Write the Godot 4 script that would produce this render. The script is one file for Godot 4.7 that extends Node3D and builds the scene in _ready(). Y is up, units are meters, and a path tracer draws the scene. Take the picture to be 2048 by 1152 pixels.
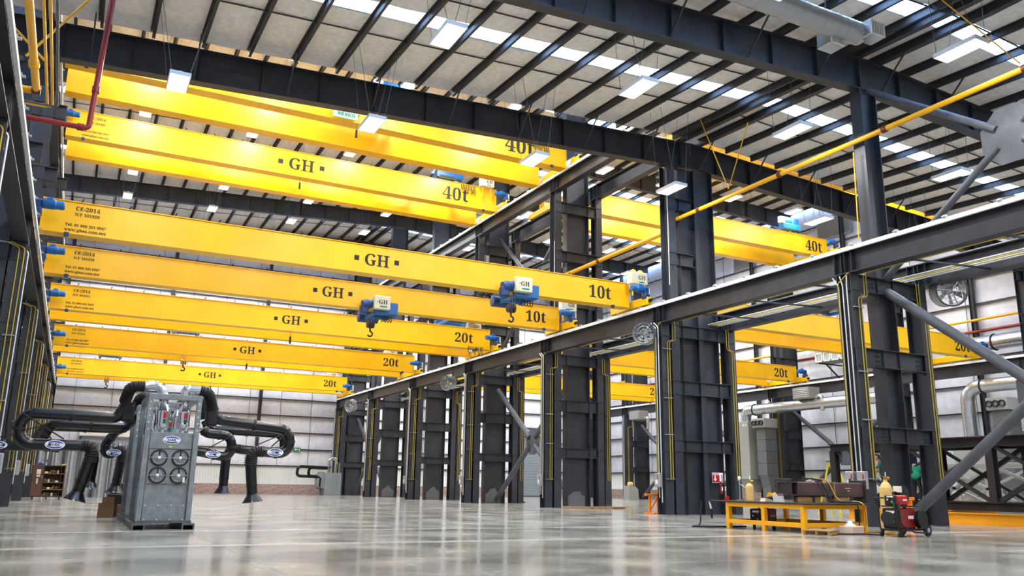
extends Node3D
# A crane hall: two bays of yellow travelling cranes on grey steel columns.
# World: x across the bays, z along them (away from the camera is negative), y up, metres. The camera stands at x = 0, z = 0.

const F := 1663.5                     # focal length in pixels of the 2048 x 1152 frame
const EYE := Vector3(0, 1.1, 0)
const PITCH := 10.4625                # column spacing
var cam_basis: Basis
var M := {}
var used := {}
var rng := RandomNumberGenerator.new()

# ------------------------------------------------------------------ pixel -> point on a known plane
func ray(u: float, v: float) -> Vector3:
	return cam_basis * Vector3(u - 1024.0, -(v - 576.0), -F)
func at_y(u, v, y) -> Vector3:
	var d := ray(u, v)
	return EYE + d * ((y - EYE.y) / d.y)
func at_x(u, v, x) -> Vector3:
	var d := ray(u, v)
	return EYE + d * (x / d.x)
func at_z(u, v, z) -> Vector3:
	var d := ray(u, v)
	return EYE + d * (z / d.z)
func zc(i) -> float:
	return -82.26 + PITCH * i

# ------------------------------------------------------------------ mesh builder
class MB:
	var v := PackedVector3Array()
	var n := PackedVector3Array()
	var ix := PackedInt32Array()
	var o := Vector3.ZERO
	func tri(a: Vector3, b: Vector3, c: Vector3, na: Vector3, nb: Vector3, nc: Vector3) -> void:
		var k := v.size()
		var f := (b - a).cross(c - a)
		v.append(a - o); v.append(b - o); v.append(c - o)
		n.append(na); n.append(nb); n.append(nc)
		if f.dot(na + nb + nc) > 0.0:
			ix.append(k); ix.append(k + 2); ix.append(k + 1)
		else:
			ix.append(k); ix.append(k + 1); ix.append(k + 2)
	func quad(a: Vector3, b: Vector3, c: Vector3, d: Vector3, nn: Vector3) -> void:
		var k := v.size()
		v.append(a - o); v.append(b - o); v.append(c - o); v.append(d - o)
		for i in 4: n.append(nn)
		if (b - a).cross(c - a).dot(nn) > 0.0:
			ix.append_array(PackedInt32Array([k, k + 2, k + 1, k, k + 3, k + 2]))
		else:
			ix.append_array(PackedInt32Array([k, k + 1, k + 2, k, k + 2, k + 3]))
	func box(c: Vector3, s: Vector3, b := Basis.IDENTITY) -> void:
		var x := b.x * s.x * 0.5
		var y := b.y * s.y * 0.5
		var z := b.z * s.z * 0.5
		quad(c + x - y - z, c + x + y - z, c + x + y + z, c + x - y + z, b.x)
		quad(c - x - y - z, c - x + y - z, c - x + y + z, c - x - y + z, -b.x)
		quad(c + y - x - z, c + y + x - z, c + y + x + z, c + y - x + z, b.y)
		quad(c - y - x - z, c - y + x - z, c - y + x + z, c - y - x + z, -b.y)
		quad(c + z - x - y, c + z + x - y, c + z + x + y, c + z - x + y, b.z)
		quad(c - z - x - y, c - z + x - y, c - z + x + y, c - z - x + y, -b.z)
	func bx(x0: float, x1: float, y0: float, y1: float, z0: float, z1: float) -> void:
		box(Vector3(x0 + x1, y0 + y1, z0 + z1) * 0.5, Vector3(absf(x1 - x0), absf(y1 - y0), absf(z1 - z0)))
	func cbox(c: Vector3, s: Vector3, ch: float, b := Basis.IDENTITY) -> void:   # box with chamfered edges
		var h := s * 0.5
		var p := func(q: Vector3) -> Vector3: return c + b * q
		for ax in 3:
			var a1 := (ax + 1) % 3
			var a2 := (ax + 2) % 3
			for sg in [-1.0, 1.0]:
				var nn := Vector3.ZERO
				nn[ax] = sg
				var q := []
				for e in [[-1, -1], [1, -1], [1, 1], [-1, 1]]:
					var w := Vector3.ZERO
					w[ax] = sg * h[ax]; w[a1] = e[0] * (h[a1] - ch); w[a2] = e[1] * (h[a2] - ch)
					q.append(p.call(w))
				quad(q[0], q[1], q[2], q[3], b * nn)
			for s1 in [-1.0, 1.0]:
				for s2 in [-1.0, 1.0]:
					var e0 := Vector3.ZERO
					var e1 := Vector3.ZERO
					e0[a1] = s1 * h[a1]; e0[a2] = s2 * (h[a2] - ch)
					e1[a1] = s1 * (h[a1] - ch); e1[a2] = s2 * h[a2]
					var l := Vector3.ZERO
					l[ax] = h[ax] - ch
					var nn := Vector3.ZERO
					nn[a1] = s1; nn[a2] = s2
					quad(p.call(e0 - l), p.call(e0 + l), p.call(e1 + l), p.call(e1 - l), (b * nn).normalized())
		for sx in [-1.0, 1.0]:
			for sy in [-1.0, 1.0]:
				for sz in [-1.0, 1.0]:
					var g := Vector3(sx, sy, sz)
					var nn := (b * g).normalized()
					tri(p.call(g * Vector3(h.x, h.y - ch, h.z - ch)), p.call(g * Vector3(h.x - ch, h.y, h.z - ch)), p.call(g * Vector3(h.x - ch, h.y - ch, h.z)), nn, nn, nn)
	func bar(a: Vector3, b: Vector3, w: float, t: float, up := Vector3.UP) -> void:   # rectangular bar from a to b
		var z := (b - a).normalized()
		var x := up.cross(z)
		if x.length() < 0.01: x = Vector3.RIGHT.cross(z)
		x = x.normalized()
		box((a + b) * 0.5, Vector3(w, t, a.distance_to(b)), Basis(x, z.cross(x), z))
	func ibeam(a: Vector3, b: Vector3, up: Vector3, depth: float, width: float, tf := 0.03, tw := 0.02) -> void:
		var z := (b - a).normalized()
		var x := up.cross(z).normalized()
		var y := z.cross(x)
		var bs := Basis(x, y, z)
		var c := (a + b) * 0.5
		var l := a.distance_to(b)
		box(c, Vector3(tw, depth - 2 * tf, l), bs)
		box(c + y * (depth - tf) * 0.5, Vector3(width, tf, l), bs)
		box(c - y * (depth - tf) * 0.5, Vector3(width, tf, l), bs)
	func rings(rs: Array, ns: Array, closed_ends := true) -> void:    # rs: rings of points, ns: rings of normals
		var m: int = rs[0].size()
		for i in rs.size() - 1:
			for j in m:
				var k := (j + 1) % m
				tri(rs[i][j], rs[i + 1][j], rs[i + 1][k], ns[i][j], ns[i + 1][j], ns[i + 1][k])
				tri(rs[i][j], rs[i + 1][k], rs[i][k], ns[i][j], ns[i + 1][k], ns[i][k])
		if closed_ends:
			for e in [0, rs.size() - 1]:
				var c := Vector3.ZERO
				for q in rs[e]: c += q
				c /= m
				var nn: Vector3 = (rs[e][1] - rs[e][0]).cross(rs[e][2] - rs[e][0])
				if nn.length() < 1e-12: continue
				nn = nn.normalized()
				var oth: Array = rs[1] if e == 0 else rs[e - 1]
				if nn.dot(oth[0] - rs[e][0]) > 0: nn = -nn
				for j in m: tri(c, rs[e][j], rs[e][(j + 1) % m], nn, nn, nn)
	func tube(pts: Array, r: float, seg := 10, caps := true) -> void:
		var rs := []
		var ns := []
		var t0: Vector3 = (pts[1] - pts[0]).normalized()
		var x := t0.cross(Vector3.UP)
		if x.length() < 0.05: x = t0.cross(Vector3.RIGHT)
		x = x.normalized()
		for i in pts.size():
			var t: Vector3
			if i == 0: t = pts[1] - pts[0]
			elif i == pts.size() - 1: t = pts[i] - pts[i - 1]
			else: t = (pts[i + 1] - pts[i]).normalized() + (pts[i] - pts[i - 1]).normalized()
			t = t.normalized()
			x = (x - t * x.dot(t)).normalized()
			var y := t.cross(x)
			var a := []
			var b := []
			var rr: float = r
			for j in seg:
				var w := TAU * j / seg
				var d := x * cos(w) + y * sin(w)
				a.append(pts[i] + d * rr); b.append(d)
			rs.append(a); ns.append(b)
		rings(rs, ns, caps)
	func cyl(a: Vector3, b: Vector3, r0: float, r1 := -1.0, seg := 14, caps := true) -> void:
		lathe(a, (b - a).normalized(), [[r0, 0.0], [r0 if r1 < 0 else r1, a.distance_to(b)]], seg, caps)
	func lathe(c: Vector3, ax: Vector3, prof: Array, seg := 16, caps := true) -> void:  # prof: [radius, height] pairs
		var x := ax.cross(Vector3.UP)
		if x.length() < 0.05: x = ax.cross(Vector3.RIGHT)
		x = x.normalized()
		var y := ax.cross(x)
		for i in prof.size() - 1:
			var rs := []
			var ns := []
			var dr: float = prof[i + 1][0] - prof[i][0]
			var dh: float = prof[i + 1][1] - prof[i][1]
			for e in 2:
				var a := []
				var b := []
				for j in seg:
					var w := TAU * j / seg
					var d := x * cos(w) + y * sin(w)
					a.append(c + ax * prof[i + e][1] + d * maxf(prof[i + e][0], 0.0005))
					b.append((d * dh - ax * dr).normalized())
				rs.append(a); ns.append(b)
			rings(rs, ns, false)
		if caps:
			for e in [0, prof.size() - 1]:
				if prof[e][0] < 0.001: continue
				var nn := ax * (-1.0 if e == 0 else 1.0)
				var q: Vector3 = c + ax * prof[e][1]
				for j in seg:
					var w := TAU * j / seg
					var w2 := TAU * (j + 1) / seg
					tri(q, q + (x * cos(w) + y * sin(w)) * prof[e][0], q + (x * cos(w2) + y * sin(w2)) * prof[e][0], nn, nn, nn)
	func ring_(c: Vector3, ax: Vector3, R: float, r: float, seg := 24, sub := 8) -> void:   # torus
		var x := ax.cross(Vector3.UP)
		if x.length() < 0.05: x = ax.cross(Vector3.RIGHT)
		x = x.normalized()
		var y := ax.cross(x)
		var rs := []
		var ns := []
		for i in seg + 1:
			var w := TAU * i / seg
			var d := x * cos(w) + y * sin(w)
			var a := []
			var b := []
			for j in sub:
				var u := TAU * j / sub
				var nn := d * cos(u) + ax * sin(u)
				a.append(c + d * R + nn * r); b.append(nn)
			rs.append(a); ns.append(b)
		rings(rs, ns, false)
	func prism(poly: PackedVector2Array, c: Vector3, bs: Basis, depth: float) -> void:  # polygon in bs.x, bs.y, thickness along bs.z
		var t := Geometry2D.triangulate_polygon(poly)
		var h := bs.z * depth * 0.5
		var P := func(q: Vector2) -> Vector3: return c + bs.x * q.x + bs.y * q.y
		for i in range(0, t.size(), 3):
			for s in [-1.0, 1.0]:
				tri(P.call(poly[t[i]]) + h * s, P.call(poly[t[i + 1]]) + h * s, P.call(poly[t[i + 2]]) + h * s, bs.z * s, bs.z * s, bs.z * s)
		var area := 0.0
		for i in poly.size():
			var q := poly[(i + 1) % poly.size()]
			area += poly[i].cross(q)
		for i in poly.size():
			var a := poly[i]
			var b := poly[(i + 1) % poly.size()]
			var e := (b - a)
			var nn := (bs.x * e.y - bs.y * e.x).normalized() * signf(area)
			quad(P.call(a) - h, P.call(b) - h, P.call(b) + h, P.call(a) + h, nn)
	func mesh() -> ArrayMesh:
		var a := []
		a.resize(Mesh.ARRAY_MAX)
		a[Mesh.ARRAY_VERTEX] = v
		a[Mesh.ARRAY_NORMAL] = n
		a[Mesh.ARRAY_INDEX] = ix
		var m := ArrayMesh.new()
		m.add_surface_from_arrays(Mesh.PRIMITIVE_TRIANGLES, a)
		return m

# ------------------------------------------------------------------ nodes
func numbered(called: String, parent: Node = null) -> String:
	var key := called if parent == null else str(parent.get_instance_id()) + called
	var k: int = used.get(key, 0)
	used[key] = k + 1
	return called if k == 0 else "%s_%03d" % [called, k]
func thing(called: String, label: String, category: String, at := Vector3.ZERO, group := "", kind := "thing") -> Node3D:
	var o := Node3D.new()
	o.name = numbered(called)
	add_child(o)
	o.position = at
	o.set_meta("label", label); o.set_meta("category", category); o.set_meta("kind", kind)
	if group: o.set_meta("group", group)
	return o
func copy(src: Node3D, called: String, at: Vector3, label := "", group := "") -> Node3D:
	var o: Node3D = src.duplicate()
	o.name = numbered(called)
	add_child(o)
	o.position = at
	if label: o.set_meta("label", label)
	if group: o.set_meta("group", group)
	return o
func mb(t: Node3D = null) -> MB:
	var b := MB.new()
	if t: b.o = t.position
	return b
func put(parent: Node, called: String, shape, mat, label := "") -> MeshInstance3D:
	var o := MeshInstance3D.new()
	o.name = numbered(called, parent)
	o.mesh = shape.mesh() if shape is MB else shape
	o.material_override = M[mat] if mat is String else mat
	parent.add_child(o)
	if label: o.set_meta("label", label)
	return o
func arc(a: Vector3, corner: Vector3, b: Vector3, r: float, steps := 7) -> Array:   # rounded corner between two straight runs
	var d0 := (a - corner).normalized()
	var d1 := (b - corner).normalized()
	var ang := d0.angle_to(d1)
	var t := minf(r / tan(ang * 0.5), minf(a.distance_to(corner), b.distance_to(corner)) * 0.5)
	var rr := t * tan(ang * 0.5)
	var p0 := corner + d0 * t
	var p1 := corner + d1 * t
	var c := corner + (d0 + d1).normalized() * (rr / sin(ang * 0.5))
	var out := []
	for i in steps + 1:
		var q := (p0 - c).slerp(p1 - c, float(i) / steps)
		out.append(c + q)
	return out
func bent(pts: Array, r: float, steps := 7) -> Array:
	var out := [pts[0]]
	for i in range(1, pts.size() - 1):
		out.append_array(arc(pts[i - 1], pts[i], pts[i + 1], r, steps))
	out.append(pts[-1])
	return out
func text(parent: Node3D, called: String, s: String, at: Vector3, cap: float, mat, font_name := "Droid Serif", weight := 700, face := Basis.IDENTITY, deep := 0.012, align := HORIZONTAL_ALIGNMENT_CENTER) -> MeshInstance3D:
	var t := TextMesh.new()
	var f := SystemFont.new()
	f.font_names = PackedStringArray([font_name])
	f.font_weight = weight
	t.font = f
	t.text = s
	t.font_size = 64
	t.pixel_size = cap / (64 * 0.72)
	t.depth = deep
	t.curve_step = 4.0
	t.horizontal_alignment = align
	t.vertical_alignment = VERTICAL_ALIGNMENT_CENTER
	var o := put(parent, called, t, mat)
	o.transform = Transform3D(face, at - (parent.position if parent.get_parent() == self else Vector3.ZERO))
	return o

# ------------------------------------------------------------------ materials
func noise_image(size: int, freq: float, seed_: int, lo: Color, hi: Color, oct := 4, type := FastNoiseLite.TYPE_SIMPLEX_SMOOTH, power := 1.0) -> ImageTexture:
	var f := FastNoiseLite.new()
	f.seed = seed_; f.frequency = freq; f.fractal_octaves = oct; f.noise_type = type
	var im := f.get_seamless_image(size, size)
	im.convert(Image.FORMAT_RGB8)
	var out := Image.create(size, size, false, Image.FORMAT_RGB8)
	for y in size:
		for x in size:
			out.set_pixel(x, y, lo.lerp(hi, pow(im.get_pixel(x, y).r, power)))
	return ImageTexture.create_from_image(out)
func mat(called: String, c: Color, rough := 0.5, metal := 0.0) -> StandardMaterial3D:
	var m := StandardMaterial3D.new()
	m.albedo_color = c; m.roughness = rough; m.metallic = metal
	M[called] = m
	return m
func tri_tex(m: StandardMaterial3D, t: Texture2D, scale: float) -> void:
	m.albedo_texture = t
	m.uv1_triplanar = true; m.uv1_world_triplanar = true
	m.uv1_scale = Vector3.ONE * scale
func make_materials() -> void:
	var W := Color.WHITE
	var mott := noise_image(256, 0.02, 3, Color(0.80, 0.80, 0.80), W, 5)
	var dusty := noise_image(256, 0.015, 9, Color(0.72, 0.72, 0.73), W, 5)
	tri_tex(mat("steel", Color(0.203, 0.219, 0.25), 0.48, 0.0), dusty, 0.22)
	tri_tex(mat("steel_pale", Color(0.36, 0.375, 0.40), 0.5), dusty, 0.3)
	tri_tex(mat("purlin", Color(0.21, 0.22, 0.245), 0.55), dusty, 0.15)
	tri_tex(mat("brown_steel", Color(0.36, 0.26, 0.255), 0.55), dusty, 0.6)
	tri_tex(mat("mill_steel", Color(0.20, 0.17, 0.165), 0.6), dusty, 0.5)
	tri_tex(mat("yellow", Color(0.99, 0.76, 0.0), 0.36), noise_image(256, 0.012, 21, Color(0.93, 0.925, 0.9), W, 4), 0.12)
	mat("yellow_pipe", Color(0.93, 0.68, 0.05), 0.4)
	mat("yellow_conduit", Color(0.72, 0.62, 0.14), 0.5)
	mat("orange_yellow", Color(0.96, 0.67, 0.02), 0.5)
	mat("orange", Color(0.93, 0.50, 0.06), 0.5)
	mat("red_pipe", Color(0.52, 0.10, 0.07), 0.45)
	mat("red_oxide", Color(0.40, 0.13, 0.06), 0.5)
	mat("blue", Color(0.06, 0.36, 0.62), 0.35)
	mat("deep_blue", Color(0.04, 0.21, 0.42), 0.4)
	mat("black_paint", Color(0.07, 0.066, 0.06), 0.6)
	mat("rubber", Color(0.055, 0.055, 0.06), 0.65)
	mat("black_gloss", Color(0.035, 0.035, 0.04), 0.22)
	mat("cream_box", Color(0.80, 0.79, 0.70), 0.45)
	mat("white_paint", Color(0.90, 0.90, 0.88), 0.45)
	mat("white_conduit", Color(0.80, 0.81, 0.80), 0.35, 0.3)
	mat("galvanised", Color(0.74, 0.76, 0.775), 0.24, 0.85)
	mat("galv_dull", Color(0.70, 0.715, 0.72), 0.4, 0.65)
	mat("chrome", Color(0.85, 0.86, 0.87), 0.14, 1.0)
	tri_tex(mat("machine_grey", Color(0.55, 0.58, 0.585), 0.42), mott, 0.8)
	tri_tex(mat("machine_dark", Color(0.38, 0.39, 0.385), 0.5), mott, 0.8)
	mat("unit_grey", Color(0.56, 0.56, 0.53), 0.5)
	mat("red", Color(0.72, 0.06, 0.06), 0.35)
	mat("deep_red", Color(0.50, 0.05, 0.06), 0.35)
	mat("green_mark", Color(0.05, 0.36, 0.22), 0.5)
	mat("exit_green", Color(0.05, 0.50, 0.32), 0.5)
	mat("logo_blue", Color(0.08, 0.22, 0.60), 0.4)
	mat("logo_white", Color(0.92, 0.93, 0.94), 0.4)
	mat("logo_dark", Color(0.10, 0.11, 0.16), 0.4)
	mat("paper", Color(0.90, 0.89, 0.85), 0.8)
	mat("brass", Color(0.72, 0.55, 0.25), 0.35, 0.8)
	mat("cylinder_cream", Color(0.86, 0.72, 0.42), 0.4)
	mat("cardboard", Color(0.50, 0.38, 0.25), 0.8)
	tri_tex(mat("wood", Color(0.74, 0.59, 0.37), 0.75), noise_image(128, 0.05, 31, Color(0.65, 0.62, 0.58), W, 3), 2.0)
	tri_tex(mat("cabinet_brown", Color(0.40, 0.27, 0.22), 0.5), mott, 1.0)
	mat("concrete_block", Color(0.78, 0.70, 0.62), 0.85)
	mat("ladder_yellow", Color(0.93, 0.86, 0.10), 0.5)
	mat("shirt_green", Color(0.06, 0.50, 0.36), 0.85)
	mat("shirt_dark_green", Color(0.06, 0.30, 0.24), 0.85)
	mat("trousers", Color(0.07, 0.075, 0.11), 0.85)
	mat("skin", Color(0.66, 0.45, 0.35), 0.6)
	mat("hair", Color(0.07, 0.05, 0.04), 0.7)
	mat("wire", Color(0.42, 0.43, 0.43), 0.5, 0.3)
	tri_tex(mat("sheet", Color(0.945, 0.94, 0.925), 0.75), noise_image(256, 0.03, 77, Color(0.88, 0.875, 0.87), W, 5), 0.35)
	tri_tex(mat("liner", Color(0.91, 0.92, 0.945), 0.6), noise_image(256, 0.02, 78, Color(0.92, 0.91, 0.905), W, 5), 0.25)
	mat("liner_cream", Color(0.88, 0.885, 0.86), 0.55)
	mat("shutter", Color(0.52, 0.55, 0.56), 0.5)
	mat("shutter_blue", Color(0.58, 0.60, 0.66), 0.5)
	mat("louvre", Color(0.55, 0.56, 0.55), 0.5)
	mat("outside", Color(0.5, 0.5, 0.5), 0.8)
	tri_tex(mat("soil", Color(0.33, 0.32, 0.29), 0.9), mott, 0.3)
	# brick too small in the picture to tell apart
	var bim := Image.create(128, 128, false, Image.FORMAT_RGB8)
	rng.seed = 5
	bim.fill(Color(0.62, 0.58, 0.54))
	for r in 16:
		for c in 8:
			var k := rng.randf_range(0.85, 1.12)
			bim.fill_rect(Rect2i(c * 16 + (8 if r % 2 else 0) - 8, r * 8, 15, 7), Color(0.62 * k, 0.51 * k, 0.47 * k))
	tri_tex(mat("brick", Color(1, 1, 1), 0.85), ImageTexture.create_from_image(bim), 0.55)
	# polished concrete
	var fim := Image.create(1024, 1024, false, Image.FORMAT_RGB8)
	var rim := Image.create(1024, 1024, false, Image.FORMAT_RGB8)
	var n1 := FastNoiseLite.new()
	n1.seed = 11; n1.frequency = 0.006; n1.fractal_octaves = 5; n1.domain_warp_enabled = true; n1.domain_warp_amplitude = 60.0; n1.domain_warp_frequency = 0.006
	var n2 := FastNoiseLite.new()
	n2.seed = 12; n2.frequency = 0.05; n2.fractal_octaves = 3
	var i1 := n1.get_seamless_image(1024, 1024)
	var i2 := n2.get_seamless_image(1024, 1024)
	for y in 1024:
		for x in 1024:
			var a := i1.get_pixel(x, y).r
			var b := i2.get_pixel(x, y).r
			var g := 0.575 + 0.22 * (a - 0.5) + 0.05 * (b - 0.5)
			fim.set_pixel(x, y, Color(g * 1.0, g * 0.985, g * 0.915))
			var q := 0.09 + 0.12 * a + 0.03 * b
			rim.set_pixel(x, y, Color(q, q, q))
	var fm := mat("floor", W, 1.0)
	tri_tex(fm, ImageTexture.create_from_image(fim), 0.06)
	fm.roughness_texture = ImageTexture.create_from_image(rim)
	fm.metallic_specular = 0.6
	var fp := mat("floor_pale", Color(1.0, 0.985, 0.94), 1.0)
	tri_tex(fp, noise_image(256, 0.03, 55, Color(0.66, 0.66, 0.66), Color(0.80, 0.80, 0.80), 4), 0.4)
	fp.roughness_texture = fm.roughness_texture
	mat("scuff", Color(0.40, 0.405, 0.415), 0.8)
	mat("joint", Color(0.62, 0.61, 0.58), 0.5)
	# glazing and lamps
	var g := mat("skylight", Color(0.93, 0.97, 1.0, 0.12), 0.05)
	g.transparency = BaseMaterial3D.TRANSPARENCY_ALPHA
	var l := mat("lamp_glow", Color(1, 1, 1), 0.4)
	l.emission_enabled = true; l.emission = Color(1.0, 0.985, 0.94); l.emission_energy_multiplier = 5.0
	var e := mat("exit_glow", Color(0.05, 0.50, 0.32), 0.5)
	e.emission_enabled = true; e.emission = Color(0.05, 0.55, 0.35); e.emission_energy_multiplier = 0.5

# ------------------------------------------------------------------ the hall
const RIDGE := 25.2
func y_low(x: float, z: float) -> float:      # top of the low rafters
	var s := 0.048 * (RIDGE - x) if x < RIDGE else 0.056 * (x - RIDGE)
	return 17.55 - s - minf(z + 29.96, 15.0) * 0.05
func y_high(x: float) -> float:               # top of the high rafters
	return 26.02 - 0.046 * absf(x - RIDGE)
func purlin_x() -> Array:
	var a := []
	for k in 37: a.append(-5.85 + 1.665 * k)
	return a

func build_roof(high: bool) -> void:
	var t := thing("ceiling", "high white roof lining over the rear part of the hall" if high else "lower white roof lining with a skylight strip over the front part", "roof", Vector3.ZERO, "", "structure")
	var xs := purlin_x()
	var z_cuts: Array = [[-84.7, -77.55], [-76.45, -67.1], [-66.0, -56.65], [-55.55, -46.2], [-45.1, -35.75], [-34.65, -29.95]] if high else [[-29.95, -25.15], [-24.25, -16.85], [-15.95, -5.2], [-4.1, 12.4]]
	var yy := func(x: float, z: float) -> float: return (y_high(x) + 0.42 if high else y_low(x, z) + 0.42)
	rng.seed = 40 + int(high)
	for k in xs.size() - 1:
		for c in z_cuts:
			var b := mb()
			var cuts := 7
			var rows := []
			for i in cuts + 1:
				var z: float = lerpf(c[0], c[1], float(i) / cuts)
				var sag := 0.035 + rng.randf_range(-0.012, 0.03)
				var row := []
				for j in 5:
					var x: float = lerpf(xs[k], xs[k + 1], j / 4.0)
					var e := 0.0 if i == 0 or i == cuts else rng.randf_range(-0.006, 0.006)
					row.append(Vector3(x, yy.call(x, z) - sag * (1.0 - pow(absf(j - 2.0) / 2.0, 2.0)) + (e if j % 4 else 0.0), z))
				rows.append(row)
			for i in cuts:
				for j in 4:
					var q: Array = [rows[i][j], rows[i][j + 1], rows[i + 1][j + 1], rows[i + 1][j]]
					var nn: Vector3 = (q[2] - q[0]).cross(q[3] - q[1]).normalized()
					if nn.y > 0: nn = -nn
					b.quad(q[0], q[1], q[2], q[3], nn)
			var up := Vector3(0, 0.1, 0)
			b.quad(rows[0][0] + up, rows[0][4] + up, rows[cuts][4] + up, rows[cuts][0] + up, Vector3.UP)
			for i in [0, cuts]:
				b.quad(rows[i][0] + up, rows[i][4] + up, rows[i][4], rows[i][0], Vector3(0, 0, -1 if i == 0 else 1))
			put(t, "lining_strip", b, "sheet")
		for i in z_cuts.size() - 1:
			var z0: float = z_cuts[i][1]
			var z1: float = z_cuts[i + 1][0]
			var a := Vector3(xs[k], yy.call(xs[k], z0) + 0.06, (z0 + z1) / 2)
			var d := Vector3(xs[k + 1], yy.call(xs[k + 1], z0) + 0.06, (z0 + z1) / 2)
			var b := mb()
			b.bar(a, d, z1 - z0, 0.012, Vector3.UP)
			put(t, "skylight_pane", b, "skylight")
	var segs: Array = [[-84.5, -29.9]] if high else [[-29.9, -14.96], [-14.96, 12.3]]
	for x in xs:
		var b := mb()
		for s in segs:
			var a := Vector3(x, yy.call(x, s[0]) - 0.14, s[0])
			var d := Vector3(x, yy.call(x, s[1]) - 0.14, s[1])
			b.bar(a, d, 0.016, 0.28)
			b.bar(a + Vector3(0.045, -0.133, 0), d + Vector3(0.045, -0.133, 0), 0.1, 0.014)
			b.bar(a + Vector3(-0.045, 0.133, 0), d + Vector3(-0.045, 0.133, 0), 0.1, 0.014)
		put(t, "purlin", b, "purlin")
	for x in [RIDGE - 0.55, RIDGE + 0.55]:      # deep ridge struts over the middle columns
		var b := mb()
		for sg in segs: b.ibeam(Vector3(x, yy.call(x, sg[0]) - 0.19, sg[0]), Vector3(x, yy.call(x, sg[1]) - 0.19, sg[1]), Vector3.UP, 0.34, 0.26, 0.02, 0.016)
		put(t, "ridge_strut", b, "purlin")
	for i in range(0, 5) if high else range(5, 8):
		for fr in [0.34, 0.67]:
			var z: float = zc(i) + PITCH * fr
			var b := mb()
			for e in [[xs[0], RIDGE], [RIDGE, xs[-1]]]:
				b.bar(Vector3(e[0], yy.call(e[0], z) - 0.1, z), Vector3(e[1], yy.call(e[1], z) - 0.1, z), 0.035, 0.045)
			put(t, "sag_rod", b, "purlin")

func rafter(i: int, high: bool) -> void:
	var z := zc(i)
	var where := ["by the rear wall", "one bay in front of the rear wall", "two bays in front of the rear wall", "three bays in front of the rear wall", "above the large yellow crane", "spanning the hall where the high roof begins", "in front of the rearmost low roof skylight", "over the open front floor"]
	var t := thing("roof_girder", ("high" if high else "low") + " dark steel roof girder with stiffeners " + where[i], "girder", Vector3(RIDGE, y_high(RIDGE) if high else y_low(RIDGE, z), z))
	var dep := 1.3 if high else 1.27
	var Y := func(x: float) -> float: return y_high(x) if high else y_low(x, z)
	var halves := [[-5.6, RIDGE], [RIDGE, 53.9]]
	for h in halves:
		var a := Vector3(h[0], Y.call(h[0]), z)
		var d := Vector3(h[1], Y.call(h[1]), z)
		var dn := Vector3(0, -dep, 0)
		var b := mb(t); b.bar(a + dn * 0.5, d + dn * 0.5, 0.02, dep - 0.02)
		put(t, "web", b, "steel")
		b = mb(t); b.bar(a + Vector3(0, -0.015, 0), d + Vector3(0, -0.015, 0), 0.42, 0.03)
		put(t, "top_flange", b, "steel")
		b = mb(t); b.bar(a + dn, d + dn, 0.42, 0.03)
		put(t, "bottom_flange", b, "steel")
	var x := -4.1
	while x < 53:
		var b := mb(t)
		b.bx(x - 0.01, x + 0.01, Y.call(x) - dep + 0.02, Y.call(x) - 0.04, z - 0.19, z + 0.19)
		put(t, "stiffener", b, "steel")
		x += 2.2
	if not high:
		x = -1.0
		while x < 52:
			var b := mb(t)
			b.bar(Vector3(x, Y.call(x) - dep + 0.05, z + 0.1), Vector3(x, y_low(x, z + 1.3) + 0.05, z + 1.35), 0.05, 0.05)
			put(t, "fly_brace", b, "purlin")
			x += 3.33

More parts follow.
